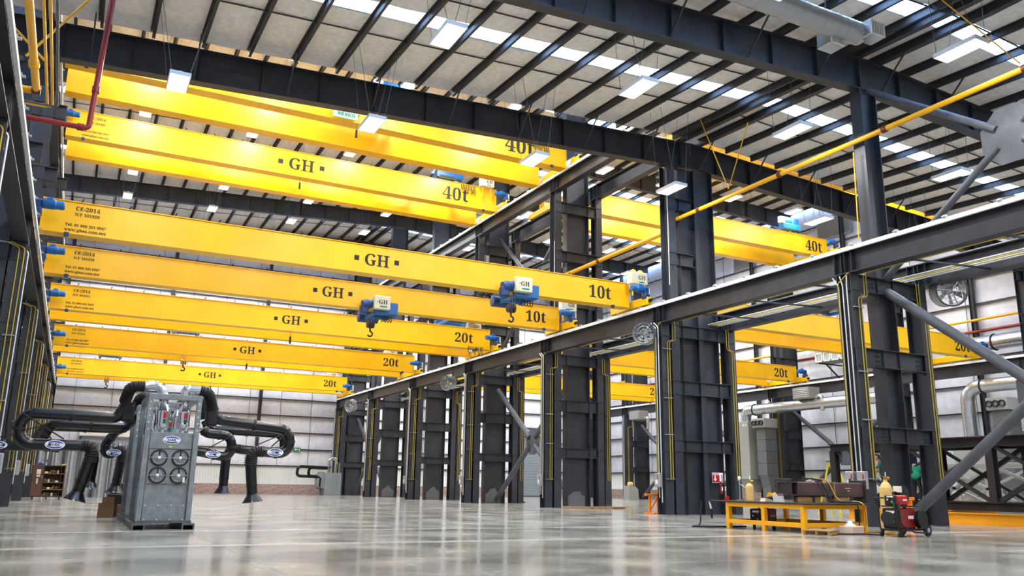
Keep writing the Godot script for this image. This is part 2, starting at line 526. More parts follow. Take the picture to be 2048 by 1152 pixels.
func wall(called: String, label: String, org: Vector3, along: Vector3, inward: Vector3, length: float, height: float, n_panels: int, gap_y: float, posts: Array, rods: bool, step_at := -1.0, step_h := 0.0) -> Node3D:
	var t := thing(called, label, "wall", Vector3.ZERO, "", "structure")
	var bs := Basis(along, Vector3.UP, along.cross(Vector3.UP))
	var b := mb()
	b.box(org + along * length * 0.5 + Vector3(0, height * 0.5, 0) - inward * 0.26, Vector3(length, height, 0.3), bs)
	put(t, "cladding", b, "liner")
	var h_at := func(s: float) -> float: return step_h if step_at >= 0 and s > step_at else height
	b = mb()
	b.box(org + along * length * 0.5 + Vector3(0, 0.475, 0) + inward * 0.02, Vector3(length, 0.95, 0.22), bs)
	put(t, "brick_base", b, "brick")
	# corrugated liner above the bricks
	b = mb()
	var s := 0.0
	var k := 0
	while s < length - 0.25:
		var p := [0.0, 0.15, 0.18, 0.22, 0.25]
		var dz := [0.0, 0.0, 0.035, 0.035, 0.0]
		for j in 4:
			var q0: Vector3 = org + along * (s + p[j]) + inward * (0.02 + dz[j])
			var q1: Vector3 = org + along * (s + p[j + 1]) + inward * (0.02 + dz[j + 1])
			var nn := (q1 - q0).cross(Vector3.UP).normalized()
			if nn.dot(inward) < 0: nn = -nn
			b.quad(q0 + Vector3(0, 0.95, 0), q1 + Vector3(0, 0.95, 0), q1 + Vector3(0, 2.75, 0), q0 + Vector3(0, 2.75, 0), nn)
		s += 0.25
	put(t, "corrugated_liner", b, "liner_cream")
	# quilted lining panels between the girts
	var w := length / n_panels
	var pm := mb()
	var G := 5
	for i in G - 1:
		for j in G - 1:
			var q := []
			for e in [[0, 0], [1, 0], [1, 1], [0, 1]]:
				var fu := float(i + e[0]) / (G - 1)
				var fv := float(j + e[1]) / (G - 1)
				var bulge := 0.05 * sin(PI * fu) * sin(PI * fv) + 0.01
				q.append(along * (fu * (w - 0.012)) + Vector3(0, fv * gap_y, 0) + inward * bulge)
			var nn: Vector3 = (q[2] - q[0]).cross(q[3] - q[1]).normalized()
			if nn.dot(inward) < 0: nn = -nn
			pm.quad(q[0], q[1], q[2], q[3], nn)
	var panel := pm.mesh()
	var y := 2.75
	var row := 0
	while y < height - 0.3:
		for i in n_panels:
			if y + gap_y > h_at.call(i * w) + 1.2: continue
			var o := put(t, "lining_panel", panel, "liner")
			o.position = org + along * (i * w) + Vector3(0, y, 0)
		b = mb()
		var le: float = length if y < (step_h if step_at >= 0 else height) else step_at
		b.box(org + along * le * 0.5 + Vector3(0, y, 0) + inward * 0.13, Vector3(le, 0.02, 0.22), bs)
		b.box(org + along * le * 0.5 + Vector3(0, y - 0.04, 0) + inward * 0.24, Vector3(le, 0.10, 0.02), bs)
		put(t, "girt", b, "purlin")
		y += gap_y
		row += 1
	for p in posts:
		b = mb()
		var hp: float = h_at.call(p)
		b.ibeam(org + along * p + inward * 0.42, org + along * p + inward * 0.42 + Vector3(0, hp, 0), along, 0.3, 0.3, 0.02, 0.015)
		put(t, "wind_post", b, "steel")
	if rods:
		s = w
		while s < length - 1:
			b = mb()
			b.bar(org + along * s + inward * 0.16 + Vector3(0, 2.75, 0), org + along * s + inward * 0.16 + Vector3(0, h_at.call(s) - 0.6, 0), 0.03, 0.03, along)
			put(t, "sag_rod", b, "purlin")
			s += w
	return t

func shutter_door(called: String, label: String, c: Vector3, w: float, h: float, m: String) -> void:
	var t := thing(called, label, "door", c, "", "structure")
	var b := mb(t)
	var n := int(h / 0.3)
	for i in n:
		b.cbox(c + Vector3(0, 0.15 + i * h / n, 0.12), Vector3(w, h / n - 0.012, 0.05), 0.015)
	put(t, "curtain", b, m)
	for s in [-1, 1]:
		b = mb(t); b.bx(c.x + s * (w / 2 + 0.08) - 0.08, c.x + s * (w / 2 + 0.08) + 0.08, 0, h + 0.1, c.z, c.z + 0.28)
		put(t, "guide_rail", b, "steel_pale")
	b = mb(t); b.cbox(c + Vector3(0, h + 0.3, 0.32), Vector3(w + 0.5, 0.62, 0.62), 0.05)
	put(t, "roll_hood", b, "liner_cream")
	b = mb(t); b.bx(c.x - w / 2, c.x + w / 2, 0.0, 0.09, c.z + 0.08, c.z + 0.2)
	put(t, "bottom_bar", b, "rubber")

func build_shell() -> void:
	# floor: concrete slabs with filled joints
	var t := thing("floor", "polished grey concrete floor with saw-cut joints and soft reflections", "floor", Vector3.ZERO, "", "structure")
	var b := mb(); b.bx(-8, 56, -0.5, -0.003, -86, 14)
	put(t, "joint_filler", b, "joint")
	var sm := mb(); sm.cbox(Vector3(0, -0.09, 0), Vector3(5.112, 0.18, 5.205), 0.003)
	var slab := sm.mesh()
	for i in 13:
		for k in 20:
			var o := put(t, "slab", slab, "floor")
			o.position = Vector3(-5.16 + 5.12 * i, 0, 7.65 - 5.23 * k)
	for q in [[-16.1, 0.42], [-20.75, 0.3]]:       # pale pour strips across the bay
		b = mb(); b.bx(-6.3, 54.3, -0.05, 0.0015, q[0] - q[1] / 2, q[0] + q[1] / 2)
		put(t, "pour_strip", b, "floor_pale")
	build_roof(false)
	build_roof(true)
	for i in [5, 6, 7]: rafter(i, false)
	for i in [0, 1, 2, 3, 4]: rafter(i, true)
	wall("wall_back", "rear wall of white quilted lining between dark girts", Vector3(-6.4, 0, -84.6), Vector3.RIGHT, Vector3.BACK, 61.0, 26.4, 20, 1.62, [4.4, 13.3, 22.3, 31.2, 40.1, 49.0, 58.0], true)
	wall("wall_right", "side wall of white lining panels and dark horizontal girts beyond the second bay", Vector3(54.5, 0, -84.6), Vector3.BACK, Vector3.LEFT, 97.4, 25.2, 24, 1.85, [2.3 + PITCH * 0.5, 2.3 + PITCH * 1.5, 2.3 + PITCH * 2.5, 2.3 + PITCH * 3.5, 2.3 + PITCH * 4.5, 2.3 + PITCH * 5.5, 2.3 + PITCH * 6.5], true, 54.2, 16.6)
	wall("wall_left", "side wall behind the first row of columns with white lining", Vector3(-6.4, 0, -84.6), Vector3.BACK, Vector3.RIGHT, 97.4, 25.2, 16, 1.85, [], false, 54.2, 16.6)
	t = thing("wall_front", "front wall of the hall with white lining", "wall", Vector3.ZERO, "", "structure")
	b = mb(); b.bx(-6.4, 54.5, 0, 18, 12.3, 12.6)
	put(t, "cladding", b, "liner")
	t = thing("wall_step", "upright white lining between the low and the high roof", "wall", Vector3.ZERO, "", "structure")
	for e in [[-6.0, RIDGE], [RIDGE, 54.3]]:
		b = mb()
		var p := func(x: float, hi: bool) -> Vector3: return Vector3(x, y_high(x) + 0.3 if hi else y_low(x, -29.96) + 0.45, -29.97)
		b.quad(p.call(e[0], false), p.call(e[1], false), p.call(e[1], true), p.call(e[0], true), Vector3.BACK)
		b.quad(p.call(e[0], false) + Vector3(0, 0, -0.12), p.call(e[1], false) + Vector3(0, 0, -0.12), p.call(e[1], true) + Vector3(0, 0, -0.12), p.call(e[0], true) + Vector3(0, 0, -0.12), Vector3.FORWARD)
		put(t, "cladding", b, "sheet")
	shutter_door("door_1", "tall grey roller shutter in the rear wall of the second bay", Vector3(47.0, 0, -84.3), 4.3, 6.7, "shutter")
	shutter_door("door_2", "bluish grey roller shutter behind the spiral ducts", Vector3(3.9, 0, -84.3), 6.4, 4.9, "shutter_blue")
	# louvres high in the side wall
	for q in [[1668, 452, 3.4, 1.9], [1488, 522, 2.6, 1.7]]:
		var c := at_x(q[0], q[1], 54.2)
		var lv := thing("wall_louvre", "grey slatted ventilation louvre high in the side wall, " + ("behind the hoist of the large crane" if q[0] > 1600 else "below the large crane girder"), "louvre", c)
		b = mb(lv)
		for s in [-1, 1]:
			b.box(c + Vector3(0, s * q[3] / 2, 0), Vector3(0.16, 0.08, q[2]))
			b.box(c + Vector3(0, 0, s * q[2] / 2), Vector3(0.16, q[3], 0.08))
		put(lv, "louvre_frame", b, "louvre")
		for i in 9:
			b = mb(lv)
			b.box(c + Vector3(0, -q[3] / 2 + (i + 0.5) * q[3] / 9.0, 0), Vector3(0.03, q[3] / 9.0, q[2] - 0.06), Basis(Vector3.BACK, 0.6))
			put(lv, "slat", b, "louvre")

# ------------------------------------------------------------------ columns and runways
func column_row_words(i: int) -> String:
	return ["against the rear wall", "one bay from the rear wall", "two bays from the rear wall", "three bays from the rear wall", "beside the loose planks", "carrying the fire extinguisher sign", "beside the welding table", "by the front wall"][i]
func conduit(t: Node3D, pts: Array, r: float, m: String, nm := "conduit") -> void:
	var b := mb(t); b.tube(bent(pts, 0.12, 4), r, 6)
	put(t, nm, b, m)
func i_post(t: Node3D, nm: String, x0: float, x1: float, z: float, y0: float, y1: float, dz := 0.6) -> void:   # I section, flanges facing front and back
	var b := mb(t)
	var xm := (x0 + x1) / 2
	b.bx(x0, x1, y0, y1, z + dz / 2 - 0.03, z + dz / 2)
	b.bx(x0, x1, y0, y1, z - dz / 2, z - dz / 2 + 0.03)
	b.bx(xm - 0.01, xm + 0.01, y0, y1, z - dz / 2 + 0.03, z + dz / 2 - 0.03)
	put(t, nm, b, "steel")
func main_post(t: Node3D, x0: float, x1: float, z: float, y1: float, mid := false) -> void:     # I section, web facing the front
	var b := mb(t)
	b.bx(x0, x0 + 0.04, 0, y1, z - 0.24, z + 0.24)
	put(t, "column_flange", b, "steel")
	b = mb(t); b.bx(x1 - 0.04, x1, 0, y1, z - 0.24, z + 0.24)
	put(t, "column_flange", b, "steel")
	b = mb(t); b.bx(x0 + 0.04, x1 - 0.04, 0, y1, z - 0.012, z + 0.012)
	put(t, "column_web", b, "steel")
	if mid:
		b = mb(t); b.bx((x0 + x1) / 2 - 0.13, (x0 + x1) / 2 + 0.13, 0, y1, z + 0.22, z + 0.26)
		b.bx((x0 + x1) / 2 - 0.012, (x0 + x1) / 2 + 0.012, 0, y1, z + 0.012, z + 0.22)
		put(t, "stiffening_tee", b, "steel")
func strut(t: Node3D, x0: float, x1: float, y0: float, y1: float, z: float) -> void:
	var b := mb(t)
	b.bx(x0, x1, y0, y1, z + 0.16, z + 0.18)
	b.bx(x0, x1, y1 - 0.025, y1, z + 0.0, z + 0.33)
	b.bx(x0, x1, y0, y0 + 0.025, z + 0.0, z + 0.33)
	put(t, "strut", b, "steel")
func bolts(t: Node3D, x: float, y0: float, y1: float, z: float) -> void:
	var b := mb(t)
	for r in 4:
		for c in 2: b.cyl(Vector3(x + c * 0.12, lerpf(y0 + 0.08, y1 - 0.08, r / 3.0), z), Vector3(x + c * 0.12, lerpf(y0 + 0.08, y1 - 0.08, r / 3.0), z + 0.03), 0.03, -1, 6)
	put(t, "bolt_set", b, "purlin").set_meta("kind", "stuff")
func switch_box(t: Node3D, c: Vector3, s := 1.0) -> void:
	var b := mb(t); b.cbox(c, Vector3(0.2, 0.6, 0.34) * s, 0.02)
	var p := put(t, "switch_box", b, "galv_dull", "grey safety switch box")
	b = mb(t); b.cbox(c + Vector3(-0.1, 0.12, 0.12) * s, Vector3(0.05, 0.16, 0.05) * s, 0.01)
	put(p, "switch_lever", b, "red")
	b = mb(t); b.box(c + Vector3(-0.1, -0.08, 0) * s, Vector3(0.012, 0.18, 0.16) * s)
	put(p, "notice", b, "paper")

func column_middle(i: int) -> void:
	var z := zc(i)
	var up := i <= 5
	var t := thing("steel_column", "dark grey built-up steel column between the two bays, " + column_row_words(i), "column", Vector3(25.15, 0, z), "columns between the two bays")
	i_post(t, "leg", 22.95, 23.38, z, 0, 8.39)
	var rx := 26.42 if i == 6 else 26.85
	i_post(t, "leg", rx, rx + 0.4, z, 0, 8.39)
	if up:
		i_post(t, "leg", 23.5, 23.95, z, 0, 18.14 if i < 5 else y_low(23.5, z) - 1.31)
		if i < 5: i_post(t, "leg", 26.38, 26.78, z, 0, 18.14)
	main_post(t, 24.2 if i == 5 else 24.35, 25.2 if i == 6 else 26.3 if i == 5 else 25.88, z, (y_high(RIDGE) - 1.38) if i < 5 else y_low(RIDGE, z) - 1.35, i == 5)
	var ys := [[2.68, 3.2], [5.2, 5.83], [7.8, 8.38]]
	if up: ys.append_array([[11.2, 11.8], [13.9, 14.5]])
	if i < 5: ys.append([16.85, 17.5])
	for y in ys:
		strut(t, 23.0 if y[0] < 9.0 else 23.55, (rx + 0.38) if y[0] < 9.0 else 26.72 if i < 5 else 25.0, y[0], y[1], z)
		bolts(t, 23.7 if up else 24.05, y[0], y[1], z + 0.18)
		if y[0] < 9.0 or i < 5: bolts(t, rx - 0.3, y[0], y[1], z + 0.18)
	if i >= 1 and i <= 4:       # scuffed dusty patch on the web near the floor
		rng.seed = 200 + i
		var poly := PackedVector2Array([Vector2(-0.55, 0.02)])
		for k in 11:
			var u := -0.55 + 0.11 * k
			poly.append(Vector2(u, (0.55 + 0.45 * (1.0 - absf(u) / 0.6)) * rng.randf_range(0.88, 1.08)))
		poly.append(Vector2(0.55, 0.02))
		var sb := mb(t); sb.prism(poly, Vector3(25.1, 0, z + 0.014), Basis.IDENTITY, 0.003)
		put(t, "scuff_mark", sb, "scuff")
	# yellow and pale conduits, clipped to the legs
	for s in [0, 1]:
		var xx: float = 23.2 + s * 0.13
		conduit(t, [Vector3(xx, 1.45, z + 0.36), Vector3(xx, 7.55, z + 0.36), Vector3(xx + 0.32, 7.62, z + 0.36), Vector3(xx + 0.32, 8.5, z + 0.36)], 0.017, "yellow_conduit", "yellow_conduit")
		xx = rx + 0.12 + s * 0.13
		conduit(t, [Vector3(xx, 1.45, z + 0.36), Vector3(xx, 7.4, z + 0.36), Vector3(xx - 0.3, 7.46, z + 0.36), Vector3(xx - 0.3, 8.4, z + 0.36)], 0.017, "yellow_conduit", "yellow_conduit")
	for y in [1.5, 3.4, 5.0, 7.2]:
		var b := mb(t); b.bx(22.96, 23.4, y - 0.02, y + 0.02, z + 0.3, z + 0.39)
		put(t, "clip", b, "galvanised")
	conduit(t, [Vector3(22.93, 0.9, z - 0.22), Vector3(22.93, 8.1, z - 0.22), Vector3(22.93, 8.4, z + 0.25)], 0.019, "yellow_conduit", "yellow_conduit")
	if i >= 2 and i < 6:
		conduit(t, [Vector3(22.9, 0.5, z + 0.1), Vector3(22.9, 8.2, z + 0.1), Vector3(22.9, 8.45, z - 0.2)], 0.028, "white_conduit", "white_conduit")
		conduit(t, [Vector3(22.9, 0.7, z - 0.08), Vector3(22.9, 8.2, z - 0.08), Vector3(22.9, 8.45, z - 0.4)], 0.024, "white_conduit", "white_conduit")
		switch_box(t, Vector3(22.78, 1.45, z))
	elif i == 6:
		for k in 3:
			conduit(t, [Vector3(22.95, 1.65, z - 0.22 + k * 0.17), Vector3(22.95, 8.0, z - 0.22 + k * 0.17), Vector3(22.95, 8.35, z - 0.45 + k * 0.3)], 0.024, "white_conduit", "white_conduit")
		switch_box(t, Vector3(22.8, 1.45, z - 0.2), 0.95)
		switch_box(t, Vector3(22.8, 1.45, z + 0.26), 0.95)
	else:
		conduit(t, [Vector3(22.9, 0.5, z + 0.1), Vector3(22.9, 8.2, z + 0.1), Vector3(22.9, 8.45, z - 0.2)], 0.028, "white_conduit", "white_conduit")
	if i in [4, 5]: conduit(t, [Vector3(23.46, 10.2, z + 0.33), Vector3(23.46, 15.0, z + 0.33)], 0.02, "white_conduit", "white_conduit")

func column_side(i: int, right: bool) -> void:
	var z := zc(i)
	var up := i <= 5
	var lab := "dark steel column at the %s side wall, %s" % ["second-bay" if right else "first-bay", column_row_words(i).replace("beside the loose planks", "four bays from the rear wall").replace("carrying the fire extinguisher sign", "five bays from the rear wall").replace("beside the welding table", "six bays from the rear wall")]
	var t := thing("steel_column", lab, "column", Vector3(52.7 if right else -4.1, 0, z), "columns along the side walls")
	var m := func(x: float) -> float: return 48.35 - x if right else x       # mirror: -2.2 -> 50.55
	var order := func(a: float, b: float) -> Array: return [minf(m.call(a), m.call(b)), maxf(m.call(a), m.call(b))]
	var q: Array = order.call(-2.42, -1.99)
	i_post(t, "leg", q[0], q[1], z, 0, 8.39)
	if up:
		q = order.call(-2.95, -2.5)
		i_post(t, "leg", q[0], q[1], z, 0, 18.14 if i < 5 else y_low(-4.2, z) - 1.31)
	q = order.call(-5.0, -3.4)
	main_post(t, q[0], q[1], z, (y_high(-5) - 1.33) if i < 5 else y_low(-5, z) - 1.31)
	var ys := [[2.68, 3.2], [5.2, 5.83], [7.8, 8.38]]
	if up: ys.append_array([[11.2, 11.8], [13.9, 14.5]])
	if i < 5: ys.append([16.85, 17.5])
	q = order.call(-4.9, -2.0)
	for y in ys: strut(t, q[0], q[1], y[0], y[1], z)
	if not right:
		for s in 2:
			conduit(t, [Vector3(-2.2 + s * 0.15, 1.4, z + 0.34), Vector3(-2.2 + s * 0.15, 8.2, z + 0.34), Vector3(-2.6 + s * 0.15, 8.35, z + 0.34)], 0.017, "yellow_conduit", "yellow_conduit")
		conduit(t, [Vector3(-1.95, 0.9, z + 0.22), Vector3(-1.95, 8.1, z + 0.22), Vector3(-2.4, 8.35, z + 0.3), Vector3(-3.6, 8.35, z + 0.3)], 0.026, "white_conduit", "white_conduit")
		switch_box(t, Vector3(-1.9, 1.55, z - 0.1))
		for y in [1.5, 3.4, 5.4]:
			var b := mb(t); b.bx(-2.3, -1.96, y - 0.02, y + 0.02, z + 0.3, z + 0.37)
			put(t, "clip", b, "galvanised")
	else:
		for s in 2:
			conduit(t, [Vector3(50.62 + s * 0.12, 1.2, z + 0.34), Vector3(50.62 + s * 0.12, 7.2, z + 0.34), Vector3(51.2 + s * 0.12, 7.3, z + 0.34), Vector3(51.2 + s * 0.12, 8.4, z + 0.34)], 0.017, "yellow_conduit", "yellow_conduit")
		for s in 2:
			conduit(t, [Vector3(50.3, 0.8, z - 0.1 + s * 0.2), Vector3(50.3, 8.1, z - 0.1 + s * 0.2), Vector3(50.3, 8.4, z - 0.4 + s * 0.5)], 0.026, "white_conduit", "white_conduit")

func runway(x: float, y_top: float, i0: int, i1: int, label: String, side: int, low: bool) -> void:
	var t := thing("crane_runway", label, "runway", Vector3(x, y_top, zc(i0)))
	var dep := 0.86
	for i in range(i0, i1):
		var z0 := zc(i) + 0.015
		var z1 := zc(i + 1) - 0.015
		var b := mb(t)
		b.ibeam(Vector3(x, y_top - 0.09 - dep / 2, z0), Vector3(x, y_top - 0.09 - dep / 2, z1), Vector3.UP, dep, 0.44, 0.035, 0.02)
		put(t, "girder_span", b, "steel")
		for z in [z0 + 0.06, z1 - 0.06, z0 + 0.35, z1 - 0.35]:
			b = mb(t); b.bx(x - 0.2, x + 0.2, y_top - 0.09 - dep + 0.04, y_top - 0.13, z - 0.01, z + 0.01)
			put(t, "stiffener", b, "steel")
	var za := zc(i0)
	var zb := zc(i1)
	var b := mb(t)
	b.bx(x - 0.03, x + 0.03, y_top - 0.09, y_top, za, zb)
	b.bx(x - 0.06, x + 0.06, y_top - 0.09, y_top - 0.07, za, zb)
	put(t, "rail", b, "galv_dull")
	b = mb(t)      # pale conductor bar on brackets along the inner edge
	b.bx(x + side * 0.3 - 0.04, x + side * 0.3 + 0.04, y_top - 0.2, y_top - 0.06, za, zb)
	put(t, "conductor_bar", b, "white_paint")
	var z := za + 0.7
	while z < zb:
		b = mb(t)
		b.bx(minf(x + side * 0.2, x + side * 0.42), maxf(x + side * 0.2, x + side * 0.42), y_top - 0.06, y_top - 0.03, z - 0.05, z + 0.05)
		b.bx(x + side * 0.3 - 0.05, x + side * 0.3 + 0.05, y_top - 0.06, y_top + 0.02, z - 0.06, z + 0.06)
		put(t, "bar_bracket", b, "galv_dull")
		z += 1.74

func x_brace(i: int, x: float, y0: float, y1: float, label: String, tr := 0.17, g := 0.85) -> void:
	var za := zc(i)
	var zb := zc(i + 1)
	var c := Vector3(x, (y0 + y1) / 2, (za + zb) / 2)
	var t := thing("cross_brace", label, "brace", c)
	var poly := PackedVector2Array()
	for k in 8:
		var a := TAU * (k + 0.5) / 8
		poly.append(Vector2(cos(a), sin(a)) * g)
	var b := mb(t)
	b.prism(poly, c, Basis(Vector3.BACK, Vector3.UP, Vector3.RIGHT), 0.04)
	put(t, "gusset_plate", b, "steel_pale")
	for e in [[y0, za], [y1, za], [y0, zb], [y1, zb]]:
		var p := Vector3(x, e[0], e[1] + (0.3 if e[1] == za else -0.3))
		var d := (p - c).normalized()
		b = mb(t); b.cyl(c + d * g * 0.5 + Vector3(-0.02, 0, 0), p, tr, -1, 14)
		put(t, "brace_tube", b, "steel_pale")

func build_steel() -> void:
	for i in 7: column_middle(i)
	for i in 7: column_side(i, false)
	for i in 6: column_side(i, true)
	runway(23.17, 9.35, 0, 8, "lower crane runway on the middle columns, first bay side", -1, true)
	runway(27.0, 9.35, 0, 8, "lower crane runway on the middle columns, second bay side", 1, true)
	runway(-2.2, 9.35, 0, 8, "lower crane runway along the side wall of the first bay", 1, true)
	runway(50.55, 9.35, 0, 8, "lower crane runway along the far side wall of the second bay", -1, true)
	runway(23.72, 19.1, 0, 5, "upper crane runway on the middle columns, first bay side", -1, false)
	runway(26.58, 19.1, 0, 5, "upper crane runway on the middle columns, second bay side", 1, false)
	runway(-2.72, 19.1, 0, 5, "upper crane runway high along the side wall of the first bay", 1, false)
	runway(51.07, 19.1, 0, 5, "upper crane runway high along the far side wall of the second bay", -1, false)
	x_brace(0, 25.2, 0.2, 7.4, "tubular cross brace between the rearmost middle columns, near the floor")
	x_brace(3, 25.2, 0.2, 7.4, "tubular cross brace with gusset plate between middle columns, in front of the grey shutter")
	x_brace(3, 25.2, 9.6, 18.0, "tubular cross brace high between middle columns below the upper runway", 0.13)
	x_brace(6, 24.75, 0.2, 7.9, "tubular cross brace reaching the floor behind the welder cart")
	x_brace(6, 24.75, 8.4, 15.6, "tubular cross brace with large octagonal gusset plate under the low roof", 0.12, 1.0)
	x_brace(2, 52.4, 0.2, 7.4, "tubular cross brace against the far side wall behind the tall duct unit")
	x_brace(3, 52.4, 0.2, 7.4, "tubular cross brace against the far side wall above the step ladder")
	x_brace(1, 52.4, 0.2, 7.4, "tubular cross brace against the far side wall near the rear corner")
	# tie beams along the middle row, high up
	for i in range(0, 4):
		for q in [[24.2, 14.1], [26.1, 14.1]]:
			var t := thing("tie_beam", "grey tie beam high between middle columns, " + ["at the rear wall", "one bay from the rear wall", "two bays from the rear wall", "three bays from the rear wall", "under the roof step"][i] + (", first bay side" if q[0] < 25 else ", second bay side"), "beam", Vector3(q[0], q[1], zc(i) + PITCH / 2))
			var b := mb(t); b.ibeam(Vector3(q[0], q[1], zc(i) + 0.3), Vector3(q[0], q[1], zc(i + 1) - 0.3), Vector3.UP, 0.45, 0.25, 0.02, 0.015)
			put(t, "beam", b, "steel")
	# services hung between the two lower runways of the middle row
	var t := thing("service_run", "bundle of pale and yellow conduits on cross angles under the middle runways", "conduits", Vector3(25.1, 8.5, -40))
	var lines := [[23.75, "white_conduit", 0.05], [23.95, "white_conduit", 0.035], [24.12, "yellow_conduit", 0.03], [25.9, "white_conduit", 0.035], [26.12, "yellow_conduit", 0.025], [26.3, "white_conduit", 0.045], [26.52, "white_conduit", 0.03]]
	for l in lines:
		var b := mb(t); b.tube([Vector3(l[0], 8.62, zc(0)), Vector3(l[0], 8.62, zc(7))], l[2], 8)
		put(t, "conduit", b, l[1])
	for i in range(0, 7):
		for k in 3:
			var z := zc(i) + PITCH * (0.2 + 0.3 * k)
			var b := mb(t); b.bar(Vector3(23.3, 8.53, z), Vector3(27.0, 8.53, z + 0.6), 0.06, 0.06)
			put(t, "cross_angle", b, "purlin")

# ------------------------------------------------------------------ cranes
func drive_motor(t: Node3D, c: Vector3, dir: float) -> void:      # blue geared motor, axis along x, body towards dir
	var b := mb(t)
	b.lathe(c, Vector3(dir, 0, 0), [[0.13, -0.02], [0.17, 0.0], [0.17, 0.36], [0.15, 0.40], [0.15, 0.62], [0.12, 0.66]], 14)
	b.cbox(c + Vector3(dir * 0.2, 0.16, 0.04), Vector3(0.2, 0.12, 0.16), 0.02)
	var m := put(t, "drive_motor", b, "blue", "blue travel motor")
	b = mb(t)
	b.cbox(c + Vector3(-dir * 0.14, -0.12, 0), Vector3(0.26, 0.5, 0.26), 0.05)
	b.lathe(c + Vector3(-dir * 0.14, -0.34, -0.16), Vector3(0, 0, 1), [[0.14, 0], [0.16, 0.03], [0.16, 0.3], [0.12, 0.34]], 12)
	put(m, "gearbox", b, "deep_blue")
	b = mb(t)
	for k in 6: b.lathe(c + Vector3(dir * (0.05 + 0.05 * k), 0, 0), Vector3(dir, 0, 0), [[0.185, 0], [0.185, 0.012]], 14)
	put(m, "cooling_fin", b, "blue").set_meta("kind", "stuff")
func girder(t: Node3D, called: String, x0: float, x1: float, yb: float, yt: float, z: float, w: float) -> void:   # box girder, front face at z
	var b := mb(t)
	b.bx(x0, x1, yb + 0.02, yt - 0.02, z - w, z)
	b.bx(x0, x1, yt - 0.03, yt, z - w - 0.05, z + 0.05)
	b.bx(x0, x1, yb, yb + 0.03, z - w - 0.05, z + 0.05)
	put(t, called, b, "yellow")
	for s in [x0 + 0.015, x1 - 0.015]:
		b = mb(t); b.bx(s - 0.015, s + 0.015, yb - 0.01, yt + 0.01, z - w - 0.06, z + 0.06)
		put(t, "end_plate", b, "yellow")
func end_carriage(t: Node3D, x: float, y_rail: float, z0: float, z1: float) -> void:
	var b := mb(t)
	b.cbox(Vector3(x, y_rail + 0.28, (z0 + z1) / 2), Vector3(0.3, 0.4, z1 - z0), 0.03)
	var c := put(t, "end_carriage", b, "yellow")
	for z in [z0 + 0.3, z1 - 0.3]:
		b = mb(t); b.lathe(Vector3(x - 0.05, y_rail + 0.147, z), Vector3.RIGHT, [[0.135, 0], [0.14, 0.02], [0.14, 0.08], [0.135, 0.1]], 16)
		put(c, "wheel", b, "mill_steel")
	for z in [z0, z1]:
		b = mb(t); b.cyl(Vector3(x, y_rail + 0.3, z - 0.02), Vector3(x, y_rail + 0.3, z + (0.14 if z == z1 else -0.14)), 0.08, -1, 10)
		put(c, "buffer", b, "rubber")
func hook_block(t: Node3D, p: Node3D, top: Vector3, y_hook: float, s := 1.0) -> void:
	var b := mb(t)
	for k in [-0.14, -0.05, 0.05, 0.14]: b.cyl(Vector3(top.x + k * 1.5 * s, top.y, top.z), Vector3(top.x + k * s, y_hook + 0.62 * s, top.z), 0.012, -1, 5)
	put(p, "hoist_rope", b, "wire")
	b = mb(t)
	for k in [-0.13, 0.13]: b.lathe(Vector3(top.x + k * s - 0.05 * s, y_hook + 0.5 * s, top.z), Vector3.RIGHT, [[0.05, 0], [0.2 * s, 0.01], [0.2 * s, 0.1 * s], [0.05, 0.11 * s]], 16)
	b.cbox(Vector3(top.x, y_hook + 0.42 * s, top.z), Vector3(0.12, 0.3, 0.12) * s, 0.02)
	put(p, "pulley_block", b, "mill_steel" if s < 0.97 else "brass")
	b = mb(t)
	var pts := [Vector3(top.x, y_hook + 0.32 * s, top.z), Vector3(top.x, y_hook + 0.16 * s, top.z)]
	for k in 9:
		var a := PI * 0.5 - k * PI * 1.35 / 8.0
		pts.append(Vector3(top.x + cos(a) * 0.13 * s, y_hook + sin(a) * 0.13 * s, top.z))
	b.tube(pts, 0.045 * s, 8)
	put(p, "hook", b, "black_paint")
